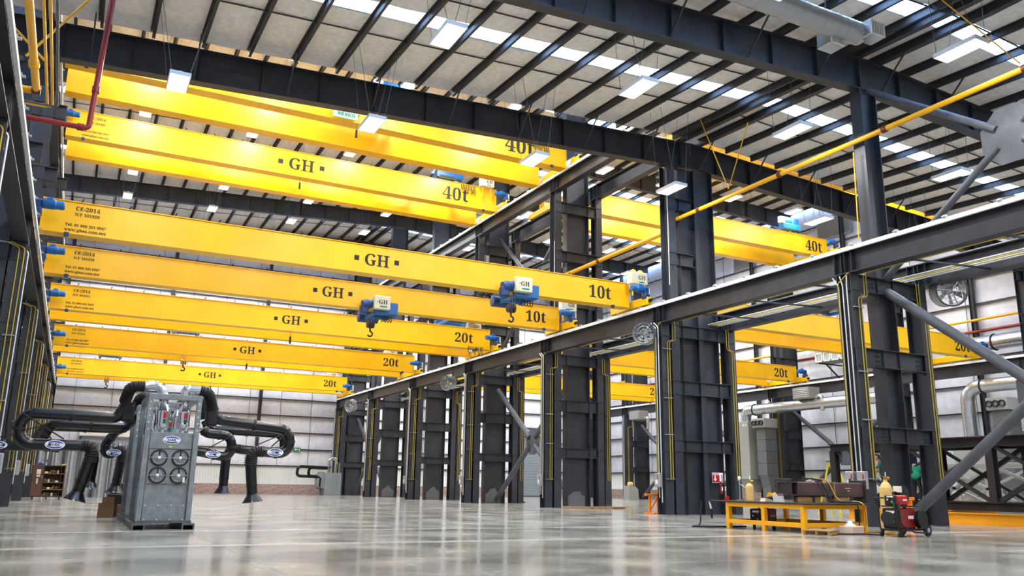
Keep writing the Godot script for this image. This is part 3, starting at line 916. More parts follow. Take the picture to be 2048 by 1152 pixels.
func underslung_hoist(t: Node3D, x: float, yb: float, z: float, w: float) -> void:    # trolley hanging under a single girder
	var b := mb(t)
	b.cbox(Vector3(x + 0.35, yb + 0.02, z + 0.36), Vector3(1.2, 0.62, 0.34), 0.04)
	b.cbox(Vector3(x - 0.2, yb - 0.26, z - w / 2), Vector3(0.14, 0.14, w + 0.9), 0.03); b.cbox(Vector3(x + 0.75, yb - 0.26, z - w / 2), Vector3(0.14, 0.14, w + 0.9), 0.03)
	b.cbox(Vector3(x + 0.35, yb + 0.0, z - w - 0.34), Vector3(1.2, 0.55, 0.3), 0.04)
	var h := put(t, "hoist_trolley", b, "blue", "blue hoist trolley")
	b = mb(t)
	b.lathe(Vector3(x - 0.86, yb + 0.06, z + 0.42), Vector3(1, 0.25, 0).normalized(), [[0.14, 0], [0.24, 0.03], [0.26, 0.3], [0.22, 0.36], [0.22, 0.7], [0.15, 0.76]], 16)
	b.cbox(Vector3(x - 0.75, yb - 0.12, z + 0.4), Vector3(0.36, 0.46, 0.4), 0.06)
	put(h, "hoist_motor", b, "deep_blue")
	b = mb(t); b.lathe(Vector3(x - 0.5, yb - 0.18, z - w - 0.75), Vector3.RIGHT, [[0.2, 0], [0.26, 0.02], [0.26, 1.0], [0.2, 1.02]], 16)
	put(h, "rope_drum", b, "deep_blue")
	b = mb(t); b.cbox(Vector3(x + 0.05, yb + 0.22, z + 0.66), Vector3(0.8, 0.66, 0.3), 0.03)
	var p := put(h, "control_box", b, "cream_box", "cream control box with black letters")
	text(t, "lettering", "·GH", Vector3(x + 0.03, yb + 0.24, z + 0.815), 0.2, "black_paint", "Droid Serif", 700, Basis.IDENTITY, 0.006)
	b = mb(t); b.box(Vector3(x + 0.1, yb + 0.02, z + 0.813), Vector3(0.36, 0.07, 0.008))
	put(p, "green_label", b, "exit_green")
	b = mb(t); b.box(Vector3(x - 0.28, yb + 0.0, z + 0.813), Vector3(0.09, 0.09, 0.008))
	put(p, "warning_label", b, "ladder_yellow")
	b = mb(t)
	for k in 4: b.ring_(Vector3(x + 0.25 + 0.14 * k, yb - 0.5, z + 0.3), Vector3.RIGHT, 0.13, 0.018, 14, 6)
	put(h, "cable_loop", b, "rubber").set_meta("kind", "stuff")
	hook_block(t, h, Vector3(x - 0.35, yb - 0.36, z + 0.3), yb - 1.28, 0.95)
func top_hoist(t: Node3D, x: float, y_top: float, z: float, gap: float, w: float, y_hook: float, s := 1.0) -> void:     # crab running on two girders
	var b := mb(t)
	var yt := y_top + (0.4 if y_top < 15.0 else 0.16)
	b.bx(x - 0.9 * s, x - 0.7 * s, yt + 0.12, yt + 0.3, z - gap - w * 0.5, z - w * 0.3)
	b.bx(x + 0.7 * s, x + 0.9 * s, yt + 0.12, yt + 0.3, z - gap - w * 0.5, z - w * 0.3)
	b.cbox(Vector3(x, yt + 0.42, z - 0.4), Vector3(1.9 * s, 0.44, 0.5), 0.04)
	b.cbox(Vector3(x, yt + 0.36, z - gap), Vector3(1.9 * s, 0.3, 0.5), 0.04)
	var h := put(t, "hoist_trolley", b, "blue", "blue hoist crab on top of the girders")
	b = mb(t); b.lathe(Vector3(x - 0.75 * s, yt + 0.95, z - 0.6), Vector3.RIGHT, [[0.2, 0], [0.32, 0.03], [0.32, 0.9 * s], [0.24, 0.95 * s], [0.24, 1.4 * s], [0.18, 1.46 * s]], 16)
	put(h, "hoist_motor", b, "blue")
	b = mb(t); b.lathe(Vector3(x - 0.6, yt + 0.5, z - 1.7), Vector3.RIGHT, [[0.2, 0], [0.3, 0.02], [0.3, 1.2], [0.2, 1.22]], 14)
	put(h, "rope_drum", b, "deep_blue")
	b = mb(t); b.cbox(Vector3(x + 0.55 * s, yt + 0.85, z - 0.5), Vector3(0.7, 0.7, 0.5), 0.06)
	put(h, "gearbox", b, "deep_blue")
	b = mb(t); b.cbox(Vector3(x - 0.95 * s, yt + 0.85, z - 0.3), Vector3(0.5, 0.5, 0.3), 0.03)
	put(h, "control_box", b, "white_paint")
	for k in 4:
		b = mb(t); b.lathe(Vector3(x + (-0.8 if k % 2 else 0.8) * s, yt + 0.13, z - (w * 0.5 if k < 2 else gap + w * 0.5)), Vector3.RIGHT, [[0.13, -0.04], [0.13, 0.04]], 12)
		put(h, "wheel", b, "mill_steel")
	if y_hook > 0: hook_block(t, h, Vector3(x - 0.1, yt + 0.2, z - 1.6), y_hook, 1.0)

func crane(c: Dictionary) -> void:
	var x0: float = c.x0
	var x1: float = c.x1
	var yb: float = c.yb
	var yt: float = c.yt
	var z: float = c.z
	var w: float = c.get("w", 0.5)
	var gap: float = c.get("gap", 0.0)
	var yr: float = c.rail
	var t := thing("overhead_crane", c.label, "crane", Vector3((x0 + x1) / 2, yb, z))
	girder(t, "girder", x0, x1, yb, yt, z, w)
	if gap > 0: girder(t, "girder", x0, x1, yb, yt, z - gap, w)
	var za: float = z - gap - w - (0.5 if gap > 0 else 1.3)
	var zb: float = z + (0.75 if gap > 0 else 1.2)
	end_carriage(t, c.xa, yr, za, zb)
	end_carriage(t, c.xb, yr, za, zb)
	# drives on the carriages
	drive_motor(t, Vector3(c.xa + 0.36, yr + 0.85, zb - 0.35), 1.0)
	drive_motor(t, Vector3(c.xb - 0.2, yr + 0.85, zb - 0.2), -1.0)
	var b := mb(t); b.cbox(Vector3(c.xb + 0.12, yr + 0.72, zb - 0.35), Vector3(0.2, 0.5, 0.26), 0.03)
	put(t, "limit_box", b, "cream_box")
	# trolley rail and cable carriers along the top
	b = mb(t)
	var x := x0 + 1.2
	while x < x1 - 0.5:
		b.bar(Vector3(x, yt, z + 0.06), Vector3(x + 0.05, yt + 0.1, z + 0.1), 0.03, 0.03)
		x += 1.55
	put(t, "cable_peg", b, "black_paint").set_meta("kind", "stuff")
	if gap > 0:
		for q in [z - w * 0.5, z - gap - w * 0.5]:
			b = mb(t); b.bx(x0 + 0.3, x1 - 0.3, yt, yt + 0.06, q - 0.03, q + 0.03)
			put(t, "trolley_rail", b, "galv_dull")
	# bumper stops under the ends
	for s in [x0 + 0.85, x1 - 0.95]:
		b = mb(t); b.cbox(Vector3(s, yb - 0.05, z + 0.06), Vector3(0.16, 0.16, 0.12), 0.02)
		put(t, "end_stop", b, "deep_blue")
	# lettering on the front web
	var zf := z + 0.004
	var hh := yt - yb
	var ym := (yb + yt) / 2
	if c.get("letters", true):
		var g: float = c.get("gx", x0 + 12.2)
		var gc: float = c.get("gcap", 0.50)
		text(t, "lettering", "GH", Vector3(g, ym - 0.02, zf), gc, "black_paint")
		for s in [-1, 1]:
			b = mb(t); b.box(Vector3(g + s * 1.72 * gc, ym, zf), Vector3(0.4 * gc, 0.4 * gc, 0.01))
			put(t, "square_mark", b, "black_paint")
	if c.has("mark"): text(t, "lettering", c.mark, Vector3(c.lx, ym - 0.02 * hh, zf), c.get("lcap", 0.6), "black_paint")
	if c.has("nf"):
		var lx: float = x0 + 1.42
		text(t, "lettering", "C€-2014", Vector3(lx, yb + hh * 0.79, zf), 0.15, "black_paint")
		text(t, "lettering", "N/F " + c.nf, Vector3(lx, yb + hh * 0.61, zf), 0.108, "black_paint")
		text(t, "lettering", "Tel. 01 800 201 8967", Vector3(lx, yb + hh * 0.28, zf), 0.098, "black_paint")
		text(t, "lettering", "www.ghsa.com.mx", Vector3(lx, yb + hh * 0.13, zf), 0.1, "black_paint")
	if c.has("hoist"):
		if gap > 0: top_hoist(t, c.hoist, yt, z, gap, w, c.get("hook", -1.0), c.get("hs", 1.0))
		else: underslung_hoist(t, c.hoist, yb, z, w)
	if c.has("pendant"):        # limit lever hanging below the front girder
		var px: float = c.pendant
		b = mb(t); b.cyl(Vector3(px, yb, z - 0.1), Vector3(px, yb - 0.3, z - 0.1), 0.012, -1, 5)
		var p := put(t, "cable", b, "wire")
		b = mb(t); b.lathe(Vector3(px, yb - 0.72, z - 0.1), Vector3.UP, [[0.03, 0], [0.06, 0.04], [0.06, 0.38], [0.03, 0.44]], 8)
		put(p, "push_button", b, "black_paint")
	if c.has("panel"):          # cream electrical panel on a bracket above the far end
		var q: Vector3 = c.panel
		b = mb(t); b.cbox(q, Vector3(0.95, 0.6, 0.4), 0.03)
		var p := put(t, "electrical_panel", b, "cream_box", "cream panel with black letters")
		text(t, "lettering", "GH", q + Vector3(0.12, 0.02, 0.203), 0.2, "black_paint", "Droid Serif", 700, Basis.IDENTITY, 0.006)
		b = mb(t); b.box(q + Vector3(0.1, -0.2, 0.203), Vector3(0.3, 0.06, 0.006))
		put(p, "green_label", b, "exit_green")
		b = mb(t)
		b.bar(q + Vector3(-0.3, -0.3, 0), q + Vector3(-0.3, -0.85, 0), 0.06, 0.06)
		b.bar(q + Vector3(0.3, -0.3, 0), q + Vector3(0.3, -0.85, 0), 0.06, 0.06)
		put(p, "bracket", b, "yellow")
		b = mb(t)
		for k in 2: b.lathe(q + Vector3(-0.25 + 0.4 * k, 0.3, 0), Vector3.UP, [[0.14, 0], [0.14, 0.08], [0.05, 0.14]], 12)
		put(p, "beacon", b, "ladder_yellow")
	if c.has("festoon"):
		b = mb(t)
		rng.seed = 90
		for k in 9:
			var fx: float = c.festoon + 0.12 * k
			var dd := rng.randf_range(0.3, 0.7)
			var pts := []
			for j in 9: pts.append(Vector3(fx + 0.1 * sin(PI * j / 8.0 * 2.0) * 0.6, c.fy - dd * sin(PI * j / 8.0), z + 0.1 + 0.02 * j))
			b.tube(pts, 0.016, 5)
		put(t, "festoon_cable", b, "rubber").set_meta("kind", "stuff")

func build_cranes() -> void:
	var L := {"x0": -1.9, "x1": 22.84, "xa": -2.2, "xb": 23.17, "rail": 9.35, "gx": 10.25}
	var mk := func(base: Dictionary, d: Dictionary) -> Dictionary:
		var o := base.duplicate()
		o.merge(d, true)
		return o
	crane(mk.call(L, {"label": "yellow single-girder crane marked 10t and N/F 101929, its blue hoist towards the middle columns", "z": -31.99, "yb": 9.48, "yt": 10.68, "w": 0.55, "mark": "10t", "lx": 21.2, "nf": "101929", "hoist": 16.7, "panel": Vector3(23.1, 10.85, -31.6)}))
	crane(mk.call(L, {"label": "yellow single-girder crane marked 10t and N/F 101928, second in line after the roof step", "z": -38.55, "yb": 9.42, "yt": 10.68, "w": 0.55, "mark": "10t", "lx": 21.4, "nf": "101928", "hoist": 12.45, "panel": Vector3(23.2, 10.75, -38.2)}))
	crane(mk.call(L, {"label": "yellow double-girder crane marked 20t and N/F 101924", "z": -47.2, "yb": 9.5, "yt": 10.8, "gap": 3.2, "mark": "20t", "lx": 21.05, "nf": "101924", "hoist": 21.3, "pendant": 10.3, "panel": Vector3(22.3, 11.1, -48.5), "festoon": 21.3, "fy": 9.6}))
	crane(mk.call(L, {"label": "yellow double-girder crane marked 20t with an open hook hanging beneath", "z": -60.55, "yb": 9.56, "yt": 10.88, "gap": 3.2, "mark": "20t", "lx": 20.95, "nf": "101923", "hoist": 6.35, "hook": 8.75, "pendant": 10.3, "panel": Vector3(21.4, 11.25, -62)}))
	crane(mk.call(L, {"label": "rearmost yellow double-girder crane marked 20t, just before the rear wall", "z": -78.6, "yb": 9.74, "yt": 11.1, "gap": 3.0, "mark": "20t", "lx": 21.2, "nf": "101922", "hoist": 2.1, "hook": 9.0, "pendant": 10.4, "panel": Vector3(21.7, 11.4, -80)}))
	var U := {"x0": -2.27, "x1": 23.2, "xa": -2.72, "xb": 23.72, "rail": 19.1, "yb": 18.85, "yt": 20.4, "gap": 3.2, "w": 0.6, "lcap": 0.88, "gcap": 0.72, "gx": 10.2}
	crane(mk.call(U, {"label": "high yellow double-girder crane marked 40t with a green sign, tucked behind the low roof girder", "z": -38.4, "mark": "40t", "lx": 20.2, "hoist": 12.9, "festoon": 21.0, "fy": 20.0, "pendant": 10.9}))
	crane(mk.call(U, {"label": "high yellow double-girder crane marked 40t and N/F 101905", "z": -47.4, "mark": "40t", "lx": 20.25, "nf": "101905", "hoist": 19.9, "pendant": 10.2, "festoon": 20.6, "fy": 20.3, "panel": Vector3(22.3, 20.6, -47.0)}))
	var V := {"x0": 27.05, "x1": 50.58, "xa": 26.58, "xb": 51.07, "rail": 19.1, "yb": 18.85, "yt": 20.3, "gap": 3.4, "w": 0.6, "lcap": 0.84, "letters": false}
	crane(mk.call(V, {"label": "high yellow crane of the second bay marked 40t with a blue hoist on top", "z": -44.3, "mark": "40t", "lx": 49.2, "nf": "101906", "hoist": 47.2}))
	crane(mk.call(V, {"label": "high yellow crane of the second bay glimpsed above the low roof girder", "z": -32.6, "gap": 2.4}))
	var S := {"x0": 27.4, "x1": 50.1, "xa": 27.0, "xb": 50.55, "rail": 9.35, "gap": 3.2, "letters": false, "lcap": 0.68}
	crane(mk.call(S, {"label": "yellow second-bay crane marked 20t behind the steel column with pale conduits", "z": -32.9, "yb": 9.5, "yt": 10.75, "mark": "20t", "lx": 49.0, "hoist": 38.5}))
	crane(mk.call(S, {"label": "yellow second-bay crane marked 20t beside the wall air unit", "z": -47.8, "yb": 9.45, "yt": 10.65, "mark": "20t", "lx": 48.5}))
	crane(mk.call(S, {"label": "yellow second-bay crane glimpsed between the middle columns before the grey shutter", "z": -63.5, "yb": 9.4, "yt": 10.55, "mark": "20t", "lx": 48.3}))
	# sign hung on the high crane
	var p := at_z(691, 229, -38.15)
	var t := thing("hanging_sign", "small pale green sign reading México on the high crane girder", "sign", p)
	var b := mb(t); b.cbox(p, Vector3(1.25, 0.42, 0.04), 0.01)
	put(t, "sign_board", b, mat("sign_green", Color(0.66, 0.84, 0.72), 0.5))
	text(t, "lettering", "MÉXICO", p + Vector3(0.05, 0, 0.022), 0.17, mat("sign_ink", Color(0.12, 0.30, 0.24), 0.5), "Droid Sans", 700, Basis.IDENTITY, 0.006)
	b = mb(t)
	b.box(p + Vector3(-0.52, 0.02, 0.022), Vector3(0.1, 0.16, 0.006)); b.box(p + Vector3(0.55, 0.02, 0.022), Vector3(0.1, 0.16, 0.006))
	put(t, "white_mark", b, "logo_white")

# ------------------------------------------------------------------ lamps
var lamp_src: Node3D
func lamp(p: Vector3, label: String, group: String, drop: float, energy: float) -> void:
	if lamp_src == null:
		var t := Node3D.new()
		t.set_meta("category", "lamp"); t.set_meta("kind", "thing")
		lamp_src = t
		var b := mb()
		b.bx(-0.31, 0.31, 0.03, 0.10, -0.66, 0.66)
		b.bx(-0.33, -0.30, -0.03, 0.1, -0.68, 0.68); b.bx(0.30, 0.33, -0.03, 0.1, -0.68, 0.68)
		b.bx(-0.33, 0.33, -0.03, 0.1, -0.69, -0.66); b.bx(-0.33, 0.33, -0.03, 0.1, 0.66, 0.69)
		b.cbox(Vector3(0, 0.14, 0), Vector3(0.14, 0.1, 1.1), 0.02)
		put(t, "lamp_housing", b, "white_paint")
		for k in 6:
			b = mb(); b.cyl(Vector3(-0.25 + 0.1 * k, 0.0, -0.62), Vector3(-0.25 + 0.1 * k, 0.0, 0.62), 0.022, -1, 8)
			put(t, "lamp_tube", b, "lamp_glow")
		b = mb(); b.bx(-0.295, 0.295, 0.022, 0.028, -0.65, 0.65)
		put(t, "lamp_reflector", b, "lamp_glow")
	var o := copy(lamp_src, "high_bay_lamp", p, label, group)
	var a := AreaLight3D.new()
	a.name = "lamp_light"
	a.area_size = Vector2(0.6, 1.3)
	a.light_energy = energy
	a.light_color = Color(1.0, 0.99, 0.98)
	a.shadow_enabled = true
	a.area_range = 120.0
	a.area_attenuation = 2.0
	o.add_child(a)
	a.rotation_degrees = Vector3(-90, 0, 0)
	a.position = Vector3(0, -0.06, 0)
	for s in [[-0.28, -0.6, -0.5], [0.28, -0.6, 0.5], [-0.28, 0.6, -0.5], [0.28, 0.6, 0.5]]:
		var b := mb(); b.cyl(Vector3(s[0], 0.1, s[1]), Vector3(s[0] + s[2], drop, s[1] * 0.6), 0.009, -1, 4, false)
		put(o, "hanging_wire", b, "wire")
func build_lamps(e_low: float, e_high: float) -> void:
	var gl := "fluorescent lamps hung from the low roof"
	var gh := "fluorescent lamps hung from the high roof"
	var nth := ["first", "second", "third", "fourth", "fifth", "sixth", "seventh", "eighth", "ninth"]
	var rows := [-27.7, -20.6, -13.9, -6.0, 1.5]
	for r in rows.size():
		var k := 0
		for x in [1.7, 8.4, 15.25, 22.2, 31.2, 38.2, 45.2]:
			lamp(Vector3(x, 14.0, rows[r]), "lit lamp under low roof, %s row before roof step, %s from first-bay wall" % [nth[r], nth[k]], gl, y_low(x, rows[r]) - 14.0 + 0.36, e_low)
			k += 1
	rows = [-77.6, -71.9, -66.3, -60.5, -55.2, -49.7, -44.2, -38.7, -33.2]
	for r in rows.size():
		var k := 0
		for x in [1.5, 7.6, 13.8, 20.0, 29.8, 34.9, 41.1, 47.2]:
			lamp(Vector3(x, 22.0, rows[r]), "lit lamp under high roof, %s row from rear wall, %s from first-bay wall" % [nth[r], nth[k]], gh, y_high(x) - 22.0 + 0.36, e_high)
			k += 1
	lamp_src.free()

# ------------------------------------------------------------------ pipes, ducts, fans
func pipe(called: String, label: String, cat: String, pts: Array, r: float, m: String, bend := 0.2, joints := []) -> Node3D:
	var t := thing(called, label, cat, pts[0])
	var b := mb(t); b.tube(bent(pts, bend, 6), r, 12)
	put(t, "pipe", b, m)
	for q in joints:
		b = mb(t); b.cyl(q[0] - q[1] * 0.09, q[0] + q[1] * 0.09, r * 1.35, -1, 12)
		put(t, "coupling", b, q[2])
	return t
func spiral_duct(t: Node3D, pts: Array, r: float, bend: float, m := "galvanised") -> Node3D:
	var b := mb(t)
	var p := bent(pts, bend, 8)
	b.tube(p, r, 18)
	var d := put(t, "duct", b, m)
	b = mb(t)       # spiral seams as raised hoops
	for i in p.size() - 1:
		var L: float = p[i].distance_to(p[i + 1])
		var n := maxi(1, int(L / 0.32))
		for k in n: b.ring_(p[i].lerp(p[i + 1], (k + 0.5) / n), (p[i + 1] - p[i]).normalized(), r, 0.012, 16, 4)
	put(d, "spiral_seam", b, m).set_meta("kind", "stuff")
	return d
func fan(c: Vector3, face: Vector3, r: float, label: String, hang: float) -> void:
	var t := thing("drum_fan", label, "fan", c)
	var b := mb(t)
	b.lathe(c - face * 0.28, face, [[r, 0], [r * 1.03, 0.02], [r, 0.05], [r, 0.5], [r * 1.06, 0.56]], 26, false)
	b.lathe(c - face * 0.28, face, [[r * 0.97, 0.0], [r * 0.97, 0.55]], 26, false)
	put(t, "drum", b, "galv_dull")
	b = mb(t); b.lathe(c - face * 0.05, face, [[r * 0.05, -0.2], [r * 0.24, -0.18], [r * 0.24, 0.12], [r * 0.12, 0.18]], 16)
	put(t, "hub", b, "galv_dull")
	var x := face.cross(Vector3.UP).normalized()
	var y := x.cross(face)
	for k in 6:
		var w := TAU * k / 6.0 + 0.3
		var d := x * cos(w) + y * sin(w)
		var s := (d.cross(face) * 0.8 + face * 0.6).normalized()
		b = mb(t)
		var p := PackedVector2Array([Vector2(r * 0.2, -0.06), Vector2(r * 0.92, -0.17), Vector2(r * 0.94, 0.15), Vector2(r * 0.2, 0.07)])
		b.prism(p, c, Basis(d, s, d.cross(s)), 0.012)
		put(t, "blade", b, "galv_dull")
	b = mb(t)
	for k in 3:
		var w := TAU * k / 3.0 + 0.1
		var d := x * cos(w) + y * sin(w)
		b.bar(c + face * 0.24 + d * r * 0.1, c + face * 0.24 + d * r, 0.03, 0.03, face)
	for k in 3: b.ring_(c + face * 0.25, face, r * (0.35 + 0.3 * k), 0.012, 22, 5)
	put(t, "guard", b, "galvanised")
	b = mb(t)
	for s in [-1, 1]: b.bar(c + x * s * r * 0.7 + Vector3(0, r * 0.6, 0), c + x * s * r * 0.7 + Vector3(0, hang, 0), 0.05, 0.05)
	put(t, "bracket", b, "steel")

func build_services() -> void:
	# gas main high along the middle row
	var a := at_x(1345, 442, 24.1)
	var e := at_x(2048, 137, 24.1)
	var dir := (e - a).normalized()
	var j := []
	for k in 4: j.append([a + dir * (1.9 + k * 5.0), dir, "red_oxide"])
	j.append([a, dir, "red_oxide"])
	pipe("gas_pipe", "long yellow gas pipe sloping across the view beneath the low roof", "pipe", [e + dir * 2.0, a], 0.095, "yellow_pipe", 0.2, j)
	pipe("gas_pipe", "short yellow gas pipe offset bolted to the middle column", "pipe", [a + Vector3(0, -0.05, 0.05), a + Vector3(0.05, -0.35, -0.2), a + Vector3(1.1, -0.45, -0.1), a + Vector3(1.1, -0.45, -0.6)], 0.09, "yellow_pipe", 0.1, [[a + Vector3(1.1, -0.45, -0.1), Vector3.RIGHT, "red_oxide"]])
	pipe("gas_pipe", "yellow gas pipe continuing behind the middle column over the first crane", "pipe", [Vector3(24.15, a.y - 0.4, -30.4), Vector3(24.15, a.y - 0.6, -58)], 0.11, "yellow_pipe", 0.2, [[Vector3(24.15, a.y - 0.45, -36.5), Vector3.BACK, "red_oxide"]])
	# yellow hangers in V shape
	for q in [[1388, 208, 1457, 378], [1496, 245, 1457, 378], [1707, 305, 1718, 480], [1884, 0, 2040, 127]]:
		var p0 := at_x(q[0], q[1], 24.1)
		var p1 := at_x(q[2], q[3], 24.1)
		pipe("pipe_hanger", "thin yellow hanger rod above the long gas pipe, " + ("by the roof step, steep" if q[0] == 1388 else "by the roof step, nearer the skylight" if q[0] == 1496 else "beside the tall column" if q[0] == 1707 else "under the front roof"), "hanger", [p0, p1], 0.024, "yellow_pipe")
	# first bay, side wall: gas and sprinkler pipes
	var g0 := at_x(57, 0, -1.75)
	var g1 := at_x(73, 183, -1.75)
	pipe("gas_pipe", "thick yellow gas pipe running along the first bay side wall", "pipe", [g0 + Vector3(0, 0, 6), g1, g1 + Vector3(-1.2, 0.02, 0)], 0.085, "yellow_pipe", 0.2, [[g1 + Vector3(0, 0, 0.1), Vector3.RIGHT, "red_oxide"], [g1.lerp(g0, 0.35), Vector3.BACK, "yellow_pipe"]])
	for k in 3:
		var b0 := at_x(90 + k * 15, 0, -1.5 + 0.12 * k)
		var b1 := at_x(95 + k * 10, 214, -1.5 + 0.12 * k)
		pipe("side_pipe", ["slim yellow pipe beside the thick gas pipe, outermost of three", "slim yellow pipe beside the thick gas pipe, in the middle of three", "slim grey green pipe beside the thick gas pipe"][k], "pipe", [b0 + Vector3(0, 0, 4), b1, b1 + Vector3(-1.5, 0, 0)], 0.03, ["yellow_pipe", "yellow_pipe", "machine_dark"][k], 0.1)
	for q in [[178, 0, 52, 112], [24, 50, 88, 120]]:
		pipe("wall_brace", "thin yellow diagonal brace rod by the side pipes, " + ("rising towards the roof" if q[0] > 100 else "the shorter one"), "rod", [at_z(q[0], q[1], -25), at_z(q[2], q[3], -25)], 0.035, "yellow_pipe")
	var rb := at_z(177, 257, -25.0)
	pipe("sprinkler_pipe", "red sprinkler pipe dropping from the roof beside the high cranes", "pipe", [Vector3(rb.x + 0.2, y_low(rb.x, -25.0) + 0.3, -25.0), rb, rb + Vector3(-3.0, 0, 0)], 0.078, "red_pipe", 0.12, [[rb + Vector3(0.05, 1.2, 0), Vector3.UP, "red_pipe"], [rb + Vector3(-0.2, 0, 0), Vector3.RIGHT, "red_pipe"]])
	# red and yellow mains on the far side wall
	for q in [[1480, 725, 2011, 628, "yellow_pipe", "yellow gas main along the far side wall"], [1480, 743, 2016, 652, "red_pipe", "red sprinkler main along the far side wall"]]:
		var p := at_x(1860, lerpf(q[1], q[3], 0.715), 53.6)
		pipe("wall_main", q[5], "pipe", [Vector3(53.7, p.y, -80), Vector3(53.7, p.y, -16)], 0.09, q[4])
	# round supply duct with diffuser box above the open floor
	var d1 := at_y(1700, 62, 15.2)
	var t := thing("supply_duct", "spiral metal air duct with a square diffuser under the low roof", "duct", d1)
	spiral_duct(t, [d1 + Vector3(-12, 0, 0), d1 + Vector3(0.4, 0, 0)], 0.36, 0.3, "galv_dull")
	for s in [[0.55, 0.3], [-0.45, -0.4]]:
		var c := d1 + Vector3(s[0], -0.05 if s[1] > 0 else -0.28, s[1])
		var b := mb(t); b.cbox(c, Vector3(0.62, 0.5, 0.55), 0.02)
		var bxn := put(t, "diffuser_box", b, "galvanised")
		b = mb(t)
		for k in 7: b.box(c + Vector3(-0.24 + 0.08 * k, 0, 0.285), Vector3(0.02, 0.4, 0.02))
		b.box(c + Vector3(0, 0.23, 0.285), Vector3(0.6, 0.04, 0.03)); b.box(c + Vector3(0, -0.23, 0.285), Vector3(0.6, 0.04, 0.03))
		b.box(c + Vector3(0.29, 0, 0.285), Vector3(0.04, 0.5, 0.03)); b.box(c + Vector3(-0.29, 0, 0.285), Vector3(0.04, 0.5, 0.03))
		put(bxn, "grille", b, "white_paint")
	var hb := mb(t); hb.bar(d1 + Vector3(-1.0, 0.3, 0), Vector3(d1.x - 1.0, y_low(d1.x, d1.z) + 0.1, d1.z), 0.05, 0.05)
	put(t, "duct_hanger", hb, "steel")
	# drum fans under the runways
	fan(at_x(1290, 667, 22.5), Vector3(-0.75, -0.12, 0.65).normalized(), 0.5, "galvanised drum fan hung under the lower runway beside the extinguisher column", 0.75)
	fan(at_x(897, 765, 22.6), Vector3(-0.85, -0.25, 0.45).normalized(), 0.5, "galvanised drum fan hung under the lower runway three bays from the rear wall", 0.75)
	fan(at_x(702, 811, 22.6), Vector3(-0.85, -0.25, 0.45).normalized(), 0.55, "galvanised drum fan hung under the lower runway near the rear wall", 0.75)
	fan(at_x(1896, 582, 27.5), Vector3(-0.45, -0.15, 0.88).normalized(), 0.56, "galvanised drum fan of the second bay hung near the welding table column", 0.7)
	# grey heater boxes under the side runway of the first bay
	for i in range(2, 6):
		var c := Vector3(-2.85, 10.35, zc(i) - 1.5)
		var h := thing("heater_box", "grey heater box bracketed under the side runway, " + ["two", "three", "four", "five"][i - 2] + " bays from the rear wall", "heater", c, "heater boxes under the side runway")
		var b := mb(h); b.cbox(c, Vector3(0.9, 0.9, 1.2), 0.04)
		put(h, "casing", b, "unit_grey")
		b = mb(h)
		for k in 6: b.box(c + Vector3(0.46, -0.3 + 0.12 * k, 0), Vector3(0.03, 0.05, 1.0), Basis(Vector3.BACK, 0.5))
		put(h, "louvre_slat", b, "galv_dull").set_meta("kind", "stuff")
		b = mb(h); b.tube(bent([c + Vector3(0.1, -0.4, 0.2), c + Vector3(0.1, -0.9, 0.2), c + Vector3(-0.3, -1.3, 0.2), c + Vector3(-0.3, -3.2, 0.0)], 0.2, 5), 0.13, 12)
		put(h, "flue", b, "galvanised")
		b = mb(h)
		for s in [-0.3, 0.3]: b.bar(c + Vector3(s, -0.48, 1.12), c + Vector3(s, -0.48, -0.6), 0.06, 0.06)
		b.bar(c + Vector3(-0.5, -0.5, 1.14), c + Vector3(0.5, -0.5, 1.14), 0.08, 0.08)
		put(h, "bracket", b, "steel")
	# wall air unit of the second bay with white grilles
	var c := at_x(1668, 712, 51.9)
	t = thing("wall_air_unit", "grey air unit with four white grilles on the far side wall above the runway", "air unit", c)
	var b := mb(t); b.cbox(c + Vector3(0.5, 0.55, 0), Vector3(1.6, 1.9, 3.3), 0.04)
	put(t, "casing", b, "unit_grey")
	for k in 4:
		var q := c + Vector3(-0.34, -0.02, -1.2 + 0.8 * k)
		b = mb(t)
		for s in [-1, 1]:
			b.box(q + Vector3(0, s * 0.32, 0), Vector3(0.08, 0.08, 0.72)); b.box(q + Vector3(0, 0, s * 0.32), Vector3(0.08, 0.7, 0.08))
		for m in 5: b.box(q + Vector3(0.02, 0, -0.24 + 0.12 * m), Vector3(0.03, 0.6, 0.025))
		put(t, "grille", b, "white_paint")
	b = mb(t)
	for s in [-1, 1]:
		b.bar(c + Vector3(0.5, -0.42, s * 1.3), c + Vector3(2.25, -1.7, s * 1.3), 0.09, 0.09)
		b.bar(c + Vector3(-0.2, -0.44, s * 1.3), c + Vector3(2.3, -0.44, s * 1.3), 0.09, 0.09)
	put(t, "bracket", b, "steel")
	# small exit signs
	for q in [[at_z(594, 899, -84.3), "green exit sign with a white arrow on the rear wall", 0.72], [at_x(2043, 868, 53.9), "green exit sign on the far side wall by the duct collector", 0.9]]:
		t = thing("exit_sign", q[1], "sign", q[0])
		var bs := Basis.IDENTITY if q[0].x < 40 else Basis(Vector3.BACK, Vector3.UP, Vector3.LEFT)
		b = mb(t); b.box(q[0], Vector3(q[2], 0.36, 0.05), bs)
		put(t, "sign_board", b, "exit_green")
		b = mb(t)
		b.prism(PackedVector2Array([Vector2(-0.28, 0), Vector2(-0.12, 0.1), Vector2(-0.12, 0.035), Vector2(0.04, 0.035), Vector2(0.04, -0.035), Vector2(-0.12, -0.035), Vector2(-0.12, -0.1)]), q[0] + bs.z * 0.03, bs, 0.01)
		put(t, "arrow", b, "logo_white")
		b = mb(t)
